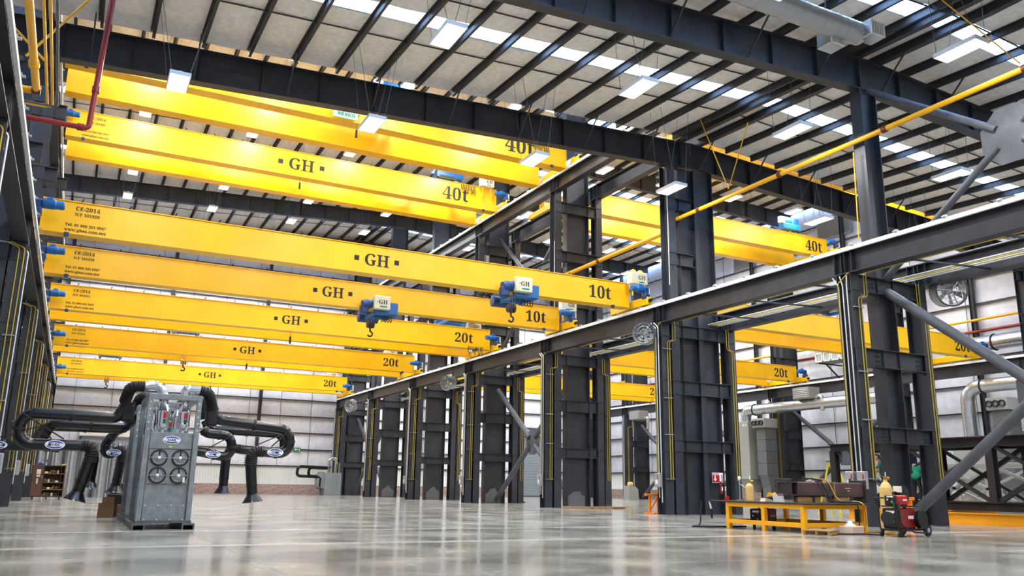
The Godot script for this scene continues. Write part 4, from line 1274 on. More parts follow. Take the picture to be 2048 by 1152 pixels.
		b.prism(PackedVector2Array([Vector2(0.14, -0.12), Vector2(0.2, 0.0), Vector2(0.16, 0.06), Vector2(0.22, 0.1), Vector2(0.27, 0.03), Vector2(0.25, -0.12)]), q[0] + bs.z * 0.03, bs, 0.01)
		put(t, "running_figure", b, "logo_white")

# ------------------------------------------------------------------ things on the floor
func oval_logo(t: Node3D, p: Node3D, c: Vector3, w: float, face: Basis) -> void:
	var el := func(a: float, bb: float, n: int) -> PackedVector2Array:
		var q := PackedVector2Array()
		for k in n: q.append(Vector2(cos(TAU * k / n) * a, sin(TAU * k / n) * bb))
		return q
	var b := mb(t); b.prism(el.call(w / 2, w * 0.245, 28), c, face, 0.008)
	put(p, "oval_badge", b, "logo_white")
	for s in [1, -1]:
		var q := PackedVector2Array()
		for k in 11:
			var a := lerpf(0.15, 2.5, k / 10.0)
			q.append(Vector2(cos(a) * w * 0.43, sin(a) * w * 0.205) * s)
		for k in 11:
			var a := lerpf(2.45, 0.2, k / 10.0)
			q.append(Vector2(cos(a) * w * 0.40, sin(a) * w * 0.115 + 0.012 * w) * s)
		b = mb(t); b.prism(q, c + face.z * 0.006, face, 0.004)
		put(p, "swoosh", b, "logo_blue")
	text(t, "lettering", "UAS", c + face.z * 0.008, w * 0.15, "logo_dark", "Droid Sans", 700, face * Basis(Vector3(1.25, 0, 0), Vector3(0.25, 1, 0), Vector3(0, 0, 1)), 0.004)
func flex(t: Node3D, p: Node3D, pts: Array, r: float, m := "rubber") -> void:     # ribbed hose
	var c := Curve3D.new()
	for q in pts: c.add_point(q)
	var b := mb(t)
	b.tube(pts, r * 0.93, 12)
	var L := c.get_baked_length()
	var n := int(L / 0.055)
	for k in n:
		var s := (k + 0.5) * L / n
		var q := c.sample_baked(s)
		var d := (c.sample_baked(minf(s + 0.02, L)) - c.sample_baked(maxf(s - 0.02, 0))).normalized()
		b.ring_(q, d, r * 0.95, 0.018, 12, 4)
	put(p, "flexible_hose", b, m)
func arm(t: Node3D, upper: Array, bend: float, flexpts: Array, drop: Array, logo := -1.0, r := 0.135) -> void:
	var b := mb(t); b.tube(bent(upper, bend, 9), r, 16)
	var p := put(t, "extraction_arm", b, "black_gloss", "glossy black extraction arm with drop hood")
	# clamp rings
	b = mb(t)
	for k in upper.size() - 1:
		var m: Vector3 = upper[k].lerp(upper[k + 1], 0.5)
		var d: Vector3 = (upper[k + 1] - upper[k]).normalized()
		b.cyl(m - d * 0.03, m + d * 0.03, r * 1.1, -1, 16)
	put(p, "clamp_ring", b, "rubber")
	if upper.size() > 4:
		b = mb(t); b.cyl(upper[2] + Vector3(0, 0, r), upper[-1].lerp(upper[-2], 0.3) + Vector3(0, r, r), 0.018, -1, 6)
		put(p, "support_rod", b, "rubber")
	if flexpts.size() > 1: flex(t, p, bent(flexpts, 0.22, 6), r * 1.02)
	if drop.size() > 1:
		var d: Vector3 = (drop[1] - drop[0]).normalized()
		var L: float = drop[0].distance_to(drop[1])
		b = mb(t); b.lathe(drop[0], d, [[r, 0], [r, L * 0.58], [r * 1.08, L * 0.585], [r * 1.08, L * 0.6], [r * 0.96, L * 0.61], [r * 0.96, L * 0.76]], 16)
		put(p, "drop_tube", b, "black_gloss")
		b = mb(t); b.lathe(drop[0], d, [[r * 0.98, L * 0.75], [r * 1.06, L * 0.755], [r * 1.06, L * 0.775], [r * 0.95, L * 0.785], [r * 1.1, L * 0.83], [r * 1.75, L * 0.97], [r * 1.95, L]], 18, false)
		b.lathe(drop[0], d, [[r * 0.9, L * 0.79], [r * 1.05, L * 0.835], [r * 1.7, L * 0.97], [r * 1.93, L]], 18, false)
		put(p, "hood", b, "black_gloss")
	if logo > 0:
		var q: Vector3 = upper[-1].lerp(upper[-2], logo)
		oval_logo(t, p, q + Vector3(0, 0, r + 0.004), 0.42, Basis.IDENTITY)

func collector(label: String, zf: float, depth: float, first: bool) -> Node3D:
	var x0 := 1.50
	var x1 := 2.72
	var H := 3.14
	var zb := zf - depth
	var t := thing("dust_collector", label, "dust collector", Vector3((x0 + x1) / 2, 0, zf - depth / 2))
	for x in [x0 + 0.06, x1 - 0.06]:
		for z in [zf - 0.06, zb + 0.06]:
			var b := mb(t); b.cbox(Vector3(x, H / 2 + 0.05, z), Vector3(0.12, H - 0.1, 0.12), 0.01)
			put(t, "frame_post", b, "machine_grey")
	for z in [zf - 0.06, zb + 0.06]:
		var b := mb(t); b.cbox(Vector3((x0 + x1) / 2, H - 0.06, z), Vector3(x1 - x0, 0.13, 0.125), 0.01)
		put(t, "frame_rail", b, "machine_grey")
	for x in [x0 + 0.06, x1 - 0.06]:
		var b := mb(t); b.cbox(Vector3(x, H - 0.06, (zf + zb) / 2), Vector3(0.125, 0.13, depth), 0.01)
		put(t, "frame_rail", b, "machine_grey")
		b = mb(t)
		for k in 5: b.cyl(Vector3(x, 2.3 + 0.16 * k, zf - 0.005), Vector3(x, 2.3 + 0.16 * k, zf + 0.008), 0.016, -1, 6)
		put(t, "bolt_head", b, "logo_white").set_meta("kind", "stuff")
	for x in [x0 + 0.07, x1 - 0.07]:
		var b := mb(t)
		b.bx(x - 0.14, x + 0.14, 0.1, 0.14, zb - 0.25, zf + 0.25)
		b.bx(x - 0.14, x - 0.11, 0.0, 0.1, zb - 0.25, zf + 0.25); b.bx(x + 0.11, x + 0.14, 0.0, 0.1, zb - 0.25, zf + 0.25)
		put(t, "fork_skid", b, "machine_dark")
	var b := mb(t); b.bx(x0, x1, 0.14, 0.2, zb, zf + 0.1)
	put(t, "base_plate", b, "machine_dark")
	# cabinet
	var cx0 := 1.63
	var cx1 := 2.60
	b = mb(t); b.cbox(Vector3((cx0 + cx1) / 2, 1.2, (zf + zb) / 2 + 0.03), Vector3(cx1 - cx0, 2.04, depth - 0.24), 0.012)
	put(t, "cabinet", b, "machine_grey")
	var zp := zf - 0.09
	b = mb(t); b.cbox(Vector3((cx0 + cx1) / 2, 2.04, zp + 0.012), Vector3(cx1 - cx0 - 0.01, 0.39, 0.03), 0.008)
	var top := put(t, "header_panel", b, "machine_grey")
	b = mb(t); b.cbox(Vector3((cx0 + cx1) / 2, 1.43, zp + 0.012), Vector3(cx1 - cx0 - 0.03, 0.80, 0.03), 0.01)
	put(t, "filter_door", b, "machine_grey")
	b = mb(t); b.cbox(Vector3((cx0 + cx1) / 2, 0.79, zp - 0.012), Vector3(cx1 - cx0 - 0.03, 0.46, 0.02), 0.008)
	put(t, "lower_panel", b, "machine_grey")
	b = mb(t); b.cbox(Vector3((cx0 + cx1) / 2, 0.37, zp + 0.006), Vector3(cx1 - cx0 - 0.01, 0.36, 0.03), 0.008)
	put(t, "dust_drawer", b, "machine_grey")
	b = mb(t)
	for yy in [0.54, 0.22]:
		for k in 4: b.cyl(Vector3(cx0 + 0.06 + k * 0.283, yy, zp), Vector3(cx0 + 0.06 + k * 0.283, yy, zp + 0.03), 0.014, -1, 6)
	put(t, "bolt_head", b, "logo_white").set_meta("kind", "stuff")
	oval_logo(t, top, Vector3(2.12, 2.06, zp + 0.034), 0.40, Basis.IDENTITY)
	b = mb(t); b.box(Vector3(2.11, 1.90, zp + 0.03), Vector3(0.07, 0.03, 0.006))
	put(top, "yellow_label", b, "ladder_yellow")
	for i in 2:
		for k in 2:
			var c := Vector3(1.88 + 0.47 * i, 1.64 - 0.41 * k, zp + 0.03)
			b = mb(t); b.lathe(c, Vector3.BACK, [[0.165, 0], [0.165, 0.02], [0.15, 0.035], [0.13, 0.02], [0.11, 0.02], [0.09, 0.03], [0.05, 0.035]], 28)
			var lid := put(t, "filter_lid", b, "machine_grey", "round filter lid with black seal ring")
			b = mb(t); b.ring_(c + Vector3(0, 0, 0.02), Vector3.BACK, 0.178, 0.018, 32, 8)
			put(lid, "seal_ring", b, "rubber")
			b = mb(t); b.bx(c.x - 0.2, c.x + 0.2, c.y - 0.008, c.y + 0.008, c.z + 0.035, c.z + 0.05)
			put(lid, "clamp_bar", b, "galvanised")
			b = mb(t); b.lathe(c + Vector3(0, 0, 0.03), Vector3.BACK, [[0.035, 0], [0.04, 0.02], [0.03, 0.05], [0.0, 0.055]], 12)
			put(lid, "knob", b, "logo_white")
			b = mb(t); b.bx(c.x - 0.015, c.x + 0.015, c.y + 0.04, c.y + 0.165, c.z + 0.03, c.z + 0.045)
			put(lid, "latch", b, "rubber")
	if first:
		b = mb(t); b.box(Vector3(2.47, 1.13, zp + 0.1), Vector3(0.05, 0.12, 0.004))
		put(t, "paper_tag", b, "paper")
	# silencers standing on the cabinet
	for i in 2:
		for k in 2:
			var c := Vector3(1.9 + 0.47 * i, 2.22, zf - 0.36 - k * (depth - 0.8))
			b = mb(t); b.lathe(c, Vector3.UP, [[0.085, 0], [0.085, 0.08], [0.11, 0.09], [0.15, 0.2], [0.15, 0.24], [0.145, 0.25], [0.145, 0.5], [0.152, 0.51], [0.15, 0.54], [0.08, 0.70], [0.08, 0.86]], 20)
			var s := put(t, "silencer", b, "chrome", "shiny metal silencer with red and green label")
			b = mb(t); b.box(c + Vector3(0.02, 0.43, 0.148), Vector3(0.07, 0.14, 0.006)); put(s, "red_label", b, "red")
			b = mb(t); b.box(c + Vector3(0.02, 0.29, 0.148), Vector3(0.07, 0.12, 0.006)); put(s, "green_label", b, "green_mark")
	return t

func build_collectors() -> void:
	var z1 := -22.6
	var t := collector("grey dust collector with oval badge, four round lids and black extraction arms", -21.72, 2.3, true)
	# metal elbows and flexible hoses to the arm swivels
	var E := func(tt: Node3D, pts: Array, r: float, m: String, nm: String) -> void:
		var b := mb(tt); b.tube(bent(pts, 0.3, 8), r, 16)
		put(tt, nm, b, m)
	var zq := -22.1
	E.call(t, [Vector3(1.9, 3.05, zq), at_z(318, 768, zq), at_z(288, 773, zq)], 0.115, "chrome", "metal_elbow")
	flex(t, t, bent([at_z(290, 773, zq), at_z(262, 772, zq), at_z(250, 803, z1)], 0.25, 8), 0.13)
	E.call(t, [Vector3(2.37, 3.05, zq), at_z(370, 778, zq), at_z(402, 782, zq)], 0.115, "chrome", "metal_elbow")
	flex(t, t, bent([at_z(400, 782, zq), at_z(417, 785, zq), at_z(425, 817, z1)], 0.25, 8), 0.13)
	# swivel blocks
	for q in [[255, 826, 256, 805], [423, 836, 424, 815]]:
		var b := mb(t); b.cbox(at_z(q[0], q[1], z1), Vector3(0.3, 0.42, 0.3), 0.05)
		b.lathe(at_z(q[2], q[3], z1) + Vector3(0, -0.1, 0), Vector3.UP, [[0.15, 0], [0.17, 0.04], [0.17, 0.1]], 16)
		put(t, "swivel", b, "rubber")
	var Q := func(a: Array, z: float) -> Array:
		var o := []
		for p in a: o.append(at_z(p[0], p[1], z))
		return o
	arm(t, Q.call([[250, 812], [238, 836], [42, 825], [32, 888], [165, 891]], z1), 0.34, Q.call([[160, 891], [186, 893], [178, 925]], z1), Q.call([[181, 915], [149, 1001]], z1), 0.42)
	arm(t, Q.call([[424, 820], [436, 840], [578, 860], [580, 908], [522, 903]], z1), 0.3, Q.call([[528, 904], [503, 902], [500, 932]], z1), Q.call([[501, 928], [505, 1004]], z1), 0.45)
	t = collector("second grey dust collector directly behind the first one, with black extraction arms", -25.4, 2.3, false)
	var z2 := -26.2
	flex(t, t, bent([Vector3(1.9, 3.05, -25.8), at_z(292, 790, -25.8), at_z(275, 800, z2), at_z(270, 822, z2)], 0.2, 7), 0.13)
	flex(t, t, bent([Vector3(2.37, 3.05, -25.8), at_z(385, 795, -25.8), at_z(405, 805, z2), at_z(410, 838, z2)], 0.2, 7), 0.13)
	arm(t, Q.call([[270, 830], [258, 853], [104, 846], [74, 893], [-60, 888]], z2), 0.34, [], [], 0.42)
	arm(t, Q.call([[262, 840], [250, 858], [90, 852], [66, 890], [120, 896]], z2 - 0.7), 0.34, Q.call([[150, 893], [187, 893], [188, 925]], z2 - 0.7), Q.call([[188, 915], [178, 975]], z2 - 0.7), -1.0)
	arm(t, Q.call([[410, 840], [420, 858], [565, 868], [572, 905], [480, 899]], z2), 0.3, Q.call([[490, 900], [460, 895], [450, 925]], z2), Q.call([[452, 915], [445, 987]], z2), 0.4)
	arm(t, Q.call([[405, 858], [415, 867], [462, 872], [464, 917], [392, 902]], z2 + 0.5), 0.25, [], [], 0.45)
	arm(t, Q.call([[262, 850], [232, 863], [210, 890], [210, 912], [236, 902]], -28.6), 0.2, Q.call([[233, 902], [246, 898], [243, 925]], -28.6), Q.call([[243, 920], [228, 985]], -28.6), 0.35)
	# distant collector at the rear column
	var c := Vector3(21.2, 0, -80.4)
	t = thing("dust_collector", "small grey dust collector with a black arm before the rear wall", "dust collector", c)
	var b := mb(t); b.cbox(c + Vector3(1.2, 1.05, 0), Vector3(1.6, 2.1, 1.4), 0.02); put(t, "cabinet", b, "machine_grey")
	b = mb(t); b.prism(PackedVector2Array([Vector2(-0.4, 0.7), Vector2(-0.4, 1.5), Vector2(-0.1, 1.9), Vector2(0.35, 1.9), Vector2(0.35, 0.4), Vector2(-0.1, 0.3)]), c + Vector3(0.15, 0.25, 0), Basis.IDENTITY, 0.8); put(t, "hopper", b, "machine_grey")
	b = mb(t); b.cyl(c + Vector3(0.2, 0, 0), c + Vector3(0.2, 0.6, 0), 0.09); b.cyl(c + Vector3(1.3, 0, 0.75), c + Vector3(1.3, 3.1, 0.75), 0.05); b.cyl(c + Vector3(1.7, 0, 0.75), c + Vector3(1.7, 3.0, 0.75), 0.05); put(t, "stand_post", b, "machine_grey")
	b = mb(t); b.tube(bent([c + Vector3(0.8, 2.0, 0.3), c + Vector3(0.8, 3.3, 0.3), c + Vector3(1.4, 3.5, 0.3), c + Vector3(1.6, 2.9, 0.3)], 0.2, 6), 0.14, 12); put(t, "metal_elbow", b, "chrome")
	arm(t, [c + Vector3(0.9, 2.55, 0.3), c + Vector3(-2.1, 2.62, 0.3), c + Vector3(-2.2, 1.75, 0.3), c + Vector3(-0.6, 1.7, 0.3), c + Vector3(0.0, 1.65, 0.3)], 0.3, [], [c + Vector3(0.05, 1.6, 0.3), c + Vector3(0.0, 0.6, 0.3)], -1.0)
	arm(t, [c + Vector3(0.9, 2.5, -0.2), c + Vector3(-0.9, 2.55, -0.2), c + Vector3(-1.0, 1.75, -0.2), c + Vector3(-0.1, 1.75, -0.2)], 0.3, [], [], -1.0)

func build_left_corner() -> void:
	# open tool cabinet on castors
	var z := -53.6
	var c := Vector3(-0.9, 0, z)
	var t := thing("tool_cabinet", "brown metal tool cabinet on castors with open shelves", "cabinet", c)
	var x0 := -1.72
	var x1 := -0.12
	var b := mb(t)
	for q in [[x0, x0 + 0.05], [-1.2, -1.16], [x1 - 0.05, x1]]: b.bx(q[0], q[1], 0.15, 1.85, z - 0.7, z + 0.05)
	b.bx(x0, x1, 1.81, 1.85, z - 0.7, z + 0.05); b.bx(x0, x1, 0.15, 0.2, z - 0.7, z + 0.05); b.bx(x0, x1, 0.15, 1.85, z - 0.72, z - 0.69)
	put(t, "carcass", b, "cabinet_brown")
	b = mb(t); b.cbox(Vector3(-1.46, 1.0, z + 0.07), Vector3(0.5, 1.66, 0.03), 0.01)
	var d := put(t, "door", b, "cabinet_brown")
	b = mb(t); b.box(Vector3(-1.42, 1.5, z + 0.09), Vector3(0.2, 0.26, 0.004)); b.box(Vector3(-1.42, 1.28, z + 0.09), Vector3(0.18, 0.1, 0.004)); b.box(Vector3(-1.45, 1.0, z + 0.09), Vector3(0.07, 0.28, 0.004)); put(d, "paper_notice", b, "paper")
	b = mb(t); b.cbox(Vector3(-1.24, 1.2, z + 0.11), Vector3(0.06, 0.16, 0.05), 0.015); put(d, "handle", b, "galvanised")
	for y in [0.55, 0.92, 1.4]:
		b = mb(t); b.bx(-1.16, x1 - 0.05, y - 0.015, y + 0.015, z - 0.68, z + 0.03); put(t, "shelf", b, "wood")
	b = mb(t); b.bx(x1 - 0.22, x1 - 0.2, 0.2, 1.8, z - 0.6, z + 0.04); put(t, "divider", b, "cabinet_brown")
	for q in [x0 + 0.15, -0.9, x1 - 0.15]:
		b = mb(t); b.lathe(Vector3(q - 0.03, 0.08, z - 0.05), Vector3.RIGHT, [[0.05, 0], [0.08, 0.005], [0.08, 0.055], [0.05, 0.06]], 12); b.bx(q - 0.05, q + 0.05, 0.12, 0.16, z - 0.12, z + 0.02); put(t, "castor", b, "rubber")
	rng.seed = 71
	var kinds := [["pipe_fitting", "brass", "brass pipe fitting"], ["steel_clamp", "galvanised", "bright steel clamp"], ["paint_tin", "cream_box", "pale paint tin"], ["grinder_disc", "mill_steel", "dark grinding disc"], ["rag_bundle", "paper", "white folded rag"]]
	var shelf_word := ["bottom", "second lowest", "second highest", "top"]
	for s in 4:
		for k in 4:
			var y: float = [0.2, 0.565, 0.935, 1.415][s]
			var kd: Array = kinds[(s * 3 + k) % 5]
			var p := Vector3(-1.08 + 0.2 * k + rng.randf_range(-0.02, 0.02), y, z - 0.12)
			var o := thing(kd[0], "%s on the %s shelf of the tool cabinet, %s" % [kd[2], shelf_word[s], ["first from door", "second from door", "third from door", "next to divider"][k]], kd[0].get_slice("_", 1), p, "odds and ends in the tool cabinet")
			var r := rng.randf_range(0.05, 0.08)
			b = mb(o)
			match (s * 3 + k) % 5:
				0: b.tube(bent([p + Vector3(-r, 0.05, 0), p + Vector3(r, 0.05, 0), p + Vector3(r, 0.2, 0)], 0.05, 5), 0.04, 8)
				1: b.tube([p + Vector3(0, 0.02, 0), p + Vector3(-0.07, 0.1, 0), p + Vector3(0, 0.18, 0), p + Vector3(0.07, 0.1, 0), p + Vector3(0.03, 0.04, 0)], 0.022, 6)
				2: b.lathe(p, Vector3.UP, [[r, 0], [r, 0.15], [r * 1.06, 0.155], [r * 1.06, 0.17], [r * 0.9, 0.165]], 12)
				3: b.lathe(p + Vector3(0, 0.09, 0), Vector3(0, 0.2, 1).normalized(), [[0.02, 0], [0.09, 0.005], [0.09, 0.02], [0.03, 0.03]], 14)
				4: b.cbox(p + Vector3(0, 0.05, 0), Vector3(0.17, 0.1, 0.2), 0.03)
			put(o, "body", b, kd[1])
	# cap on the cabinet
	var p := Vector3(-1.35, 1.85, z - 0.2)
	t = thing("helmet", "dark blue helmet lying on the brown tool cabinet", "helmet", p)
	b = mb(t); b.lathe(p, Vector3.UP, [[0.22, 0], [0.22, 0.015], [0.17, 0.02], [0.16, 0.1], [0.1, 0.16], [0.0, 0.18]], 16); put(t, "shell", b, "deep_blue")
	p = Vector3(-0.3, 1.85, z - 0.2)
	t = thing("work_gloves", "yellow work gloves left on top of the brown tool cabinet", "gloves", p)
	b = mb(t); b.cbox(p + Vector3(0, 0.025, 0), Vector3(0.2, 0.05, 0.14), 0.02); b.cbox(p + Vector3(0.06, 0.06, 0.02), Vector3(0.18, 0.04, 0.1), 0.015); put(t, "glove", b, "ladder_yellow")
	# tall spiral ducts standing on end
	var xs := [-1.75, -0.82, 0.08, 0.98, 1.9, 2.82, 3.72, -0.4, 1.42]
	for k in xs.size():
		var q := Vector3(xs[k], 0, -62.2 if k < 7 else -63.15)
		t = thing("spiral_duct", "galvanised spiral duct stored on end, %s" % ["behind the side-wall column", "behind the tool cabinet door", "behind the tool cabinet shelves", "just past the tool cabinet", "second past the tool cabinet", "third past the tool cabinet", "last of the row before the blue shutter", "in the rear row behind the cabinet", "in the rear row past the cabinet"][k], "duct", q, "spiral ducts stored on end")
		spiral_duct(t, [q, q + Vector3(0, [2.9, 3.0, 3.4, 3.5, 3.6, 3.55, 3.4, 3.0, 3.4][k], 0)], 0.43, 0.1)
	# cardboard boxes
	for q in [[Vector3(1.15, 0, -28.9), Vector3(0.42, 0.42, 0.4), "open cardboard box on the floor behind the dust collectors"], [Vector3(1.72, 0, -29.0), Vector3(0.5, 0.36, 0.4), "closed cardboard box beside the open one behind the dust collectors"]]:
		t = thing("cardboard_box", q[2], "box", q[0])
		var s: Vector3 = q[1]
		b = mb(t)
		for e in [-1, 1]:
			b.box(q[0] + Vector3(e * s.x / 2, s.y / 2, 0), Vector3(0.01, s.y, s.z)); b.box(q[0] + Vector3(0, s.y / 2, e * s.z / 2), Vector3(s.x, s.y, 0.01))
		b.box(q[0] + Vector3(0, 0.006, 0), Vector3(s.x, 0.01, s.z))
		put(t, "carton", b, "cardboard")
		b = mb(t)
		if s.x < 0.45:
			b.box(q[0] + Vector3(-s.x / 2 - 0.09, s.y + 0.05, 0), Vector3(0.2, 0.008, s.z), Basis(Vector3.BACK, -0.6)); b.box(q[0] + Vector3(0.05, s.y + 0.09, -s.z / 2), Vector3(s.x * 0.8, 0.18, 0.008))
		else: b.box(q[0] + Vector3(0, s.y, 0), Vector3(s.x, 0.012, s.z))
		put(t, "flap", b, "cardboard")
	# dark pump set behind the second collector
	p = Vector3(1.45, 0, -29.9)
	t = thing("pump_unit", "black pump unit standing behind the cardboard boxes", "pump", p)
	b = mb(t); b.cbox(p + Vector3(0, 0.35, 0), Vector3(0.5, 0.7, 0.5), 0.05); b.lathe(p + Vector3(0, 0.7, 0), Vector3.UP, [[0.2, 0], [0.22, 0.05], [0.22, 0.3], [0.1, 0.36]], 14); put(t, "casing", b, "rubber")
	b = mb(t); b.ring_(p + Vector3(0, 1.1, 0.1), Vector3.BACK, 0.1, 0.02, 16, 6); put(t, "handle", b, "brass")

func welder_body(t: Node3D, c: Vector3, s: Vector3, m_side: String, face: Basis) -> void:   # power source: dark front along +x local, coloured case
	var b := mb(t); b.cbox(c + Vector3(0, s.y / 2, 0), s, 0.03, face)
	var p := put(t, "case", b, m_side)
	b = mb(t); b.cbox(c + face.x * (-s.x * 0.5 - 0.012) + Vector3(0, s.y / 2, 0), Vector3(0.04, s.y * 0.96, s.z * 0.96), 0.015, face)
	var f := put(p, "front_panel", b, "black_paint")
	b = mb(t)
	for k in 3: b.lathe(c + face.x * (-s.x * 0.5 - 0.03) + Vector3(0, s.y * (0.35 + 0.2 * k), 0) + face.z * s.z * (0.15 if k != 1 else -0.2), -face.x, [[0.03, 0], [0.03, 0.02], [0.02, 0.03]], 10)
	put(f, "dial", b, "galvanised")
	b = mb(t); b.box(c + face.x * (-s.x * 0.5 - 0.036) + Vector3(0, s.y * 0.82, 0), Vector3(0.006, 0.05, s.z * 0.5), face)
	put(f, "maker_plate", b, "paper")
	b = mb(t); b.box(c + face.z * (s.z * 0.5 + 0.003) + face.x * s.x * 0.2 + Vector3(0, s.y * 0.55, 0), Vector3(s.x * 0.36, s.y * 0.16, 0.006), face)
	put(p, "side_plate", b, "paper")
	b = mb(t); b.tube(bent([c + face.x * -s.x * 0.3 + Vector3(0, s.y, 0), c + face.x * -s.x * 0.3 + Vector3(0, s.y + 0.08, 0), c + face.x * s.x * 0.3 + Vector3(0, s.y + 0.08, 0), c + face.x * s.x * 0.3 + Vector3(0, s.y, 0)], 0.04, 4), 0.014, 8)
	put(p, "handle", b, "black_paint")
func gas_cylinder(label: String, at: Vector3, h: float, r: float) -> void:
	var t := thing("gas_cylinder", label, "gas cylinder", at)
	var b := mb(t); b.lathe(at, Vector3.UP, [[r * 0.94, 0], [r, 0.02], [r, h * 0.78], [r * 0.93, h * 0.85], [r * 0.6, h * 0.93], [r * 0.32, h * 0.96], [r * 0.32, h]], 22)
	put(t, "bottle", b, "cylinder_cream")
	b = mb(t); b.lathe(at + Vector3(0, h, 0), Vector3.UP, [[r * 0.22, 0], [r * 0.22, 0.05], [r * 0.3, 0.06], [r * 0.3, 0.09]], 10); b.lathe(at + Vector3(0.02, h + 0.04, 0), Vector3(1, 0, 0.3).normalized(), [[0.02, 0], [0.045, 0.06], [0.045, 0.1]], 10); put(t, "valve", b, "brass")
	b = mb(t); b.cyl(at + Vector3(0.03, h + 0.09, 0), at + Vector3(0.03, h + 0.2, 0), 0.014); put(t, "gauge_stem", b, "logo_white")

func build_weld_area() -> void:
	# welding table
	var x0 := 17.35
	var x1 := 19.75
	var z0 := -19.6
	var z1 := -16.6
	var c := Vector3((x0 + x1) / 2, 0, (z0 + z1) / 2)
	var t := thing("welding_table", "orange-yellow welding table with a dark steel plate top", "table", c)
	for x in [x0 + 0.06, x1 - 0.06]:
		for z in [z0 + 0.06, c.z, z1 - 0.06]:
			var b := mb(t); b.cbox(Vector3(x, 0.37, z), Vector3(0.13, 0.74, 0.13), 0.008); put(t, "leg", b, "orange_yellow")
	for y in [0.68, 0.2]:
		for x in [x0 + 0.06, x1 - 0.06]:
			var b := mb(t); b.cbox(Vector3(x, y, c.z), Vector3(0.11, 0.12, z1 - z0), 0.008); put(t, "rail", b, "orange_yellow")
		for z in [z0 + 0.06, z1 - 0.06]:
			var b := mb(t); b.cbox(Vector3(c.x, y, z), Vector3(x1 - x0 - 0.02, 0.12, 0.11), 0.008); put(t, "rail", b, "orange_yellow")
	var b := mb(t); b.cbox(Vector3(c.x, 0.76, c.z - 0.3), Vector3(x1 - x0 + 0.12, 0.035, z1 - z0 + 0.9), 0.004); put(t, "table_top", b, "mill_steel")
	var ty := 0.778
	# box beam on blocks
	var bz := -17.7
	var y0 := 0.94
	c = Vector3(19.4, ty, bz)
	t = thing("box_beam", "long brown steel box beam with end flange lying on the welding table", "beam", c)
	b = mb(t); b.cbox(Vector3(19.5, y0 + 0.2, bz), Vector3(2.75, 0.40, 0.42), 0.03); put(t, "box_section", b, "brown_steel")
	b = mb(t); b.bx(17.75, 18.15, y0 + 0.02, y0 + 0.05, bz - 0.2, bz + 0.2); b.bx(17.75, 18.15, y0 + 0.37, y0 + 0.4, bz - 0.2, bz + 0.2); b.bx(17.75, 18.15, y0 + 0.04, y0 + 0.38, bz - 0.21, bz - 0.18); put(t, "open_end", b, "brown_steel")
	for q in [17.8, 20.75]:
		b = mb(t); b.cbox(Vector3(q, y0 + 0.2, bz), Vector3(0.05, 0.56, 0.6), 0.01); put(t, "end_flange", b, "mill_steel")
	b = mb(t); b.box(Vector3(20.1, y0 + 0.24, bz + 0.212), Vector3(0.22, 0.02, 0.003)); b.box(Vector3(20.12, y0 + 0.17, bz + 0.212), Vector3(0.08, 0.025, 0.003)); put(t, "chalk_mark", b, "cylinder_cream")
	b = mb(t); b.cyl(Vector3(18.55, y0 + 0.4, bz), Vector3(18.55, y0 + 0.56, bz), 0.03); b.cyl(Vector3(20.45, y0 + 0.4, bz), Vector3(20.45, y0 + 0.52, bz), 0.03); put(t, "lifting_stud", b, "mill_steel")
	for k in 2:
		b = mb(t); b.cyl(Vector3(18.75 + 1.5 * k, ty, bz + 0.18), Vector3(18.75 + 1.5 * k, y0, bz + 0.18), 0.035); put(t, "jack", b, "mill_steel")
	for q in [[18.6, 0.9], [19.9, 0.6]]:
		var p := Vector3(q[0], ty, bz)
		var w := thing("support_block", "wooden block under the brown box beam, " + ("the wider one" if q[1] > 0.7 else "the narrower one"), "block", p)
		b = mb(w); b.cbox(p + Vector3(0, 0.08, 0), Vector3(q[1], 0.16, 0.3), 0.01); put(w, "block", b, "wood")
	# strap round the beam
	t = thing("lashing_strap", "tan strap wrapped round the brown box beam", "strap", Vector3(19.55, y0, bz))
	b = mb(t)
	for e in [[y0 + 0.405, 0, 0.012, 0.44], [y0 - 0.005, 0, 0.012, 0.44]]: b.box(Vector3(19.55, e[0], bz), Vector3(0.05, e[2], e[3]))
	for s in [-1, 1]: b.box(Vector3(19.55, y0 + 0.2, bz + s * 0.216), Vector3(0.05, 0.42, 0.01))
	put(t, "webbing", b, "wood")
	# cables over the beam to the floor
	for q in [[19.05, "rubber", 0.6, "black welding cable draped over the brown beam down to the pallet"], [19.3, "brass", 0.95, "tan welding cable draped over the brown beam to the concrete block"], [18.9, "rubber", 0.35, "black welding cable looped on top of the brown beam"]]:
		var pts := [Vector3(q[0] - 0.4, y0 + 0.42, bz - 0.1), Vector3(q[0] - 0.2, y0 + 0.50, bz), Vector3(q[0], y0 + 0.44, bz + 0.15), Vector3(q[0] + 0.05, y0 + 0.3, bz + 0.25), Vector3(q[0] + 0.1, 0.85, bz + 0.5), Vector3(q[0] + 0.12, 0.8, z1 + 0.1)]
		if q[2] > 0.5: pts.append_array([Vector3(q[0] + 0.15, 0.5, z1 + 0.2), Vector3(q[0] + 0.1, 0.2, z1 + 0.22), Vector3(q[0] - 0.05, 0.16, z1 + 0.25)])
		t = thing("welding_cable", q[3], "cable", pts[0])
		var cv := Curve3D.new()
		for k in pts.size():
			var tg: Vector3 = (pts[mini(k + 1, pts.size() - 1)] - pts[maxi(k - 1, 0)]) * 0.18
			cv.add_point(pts[k], -tg, tg)
		b = mb(t); b.tube(Array(cv.tessellate(3, 6)), 0.02, 6); put(t, "cable", b, q[1])
	gas_cylinder("small cream gas bottle standing on the welding table", Vector3(17.75, ty, -19.0), 0.52, 0.11)
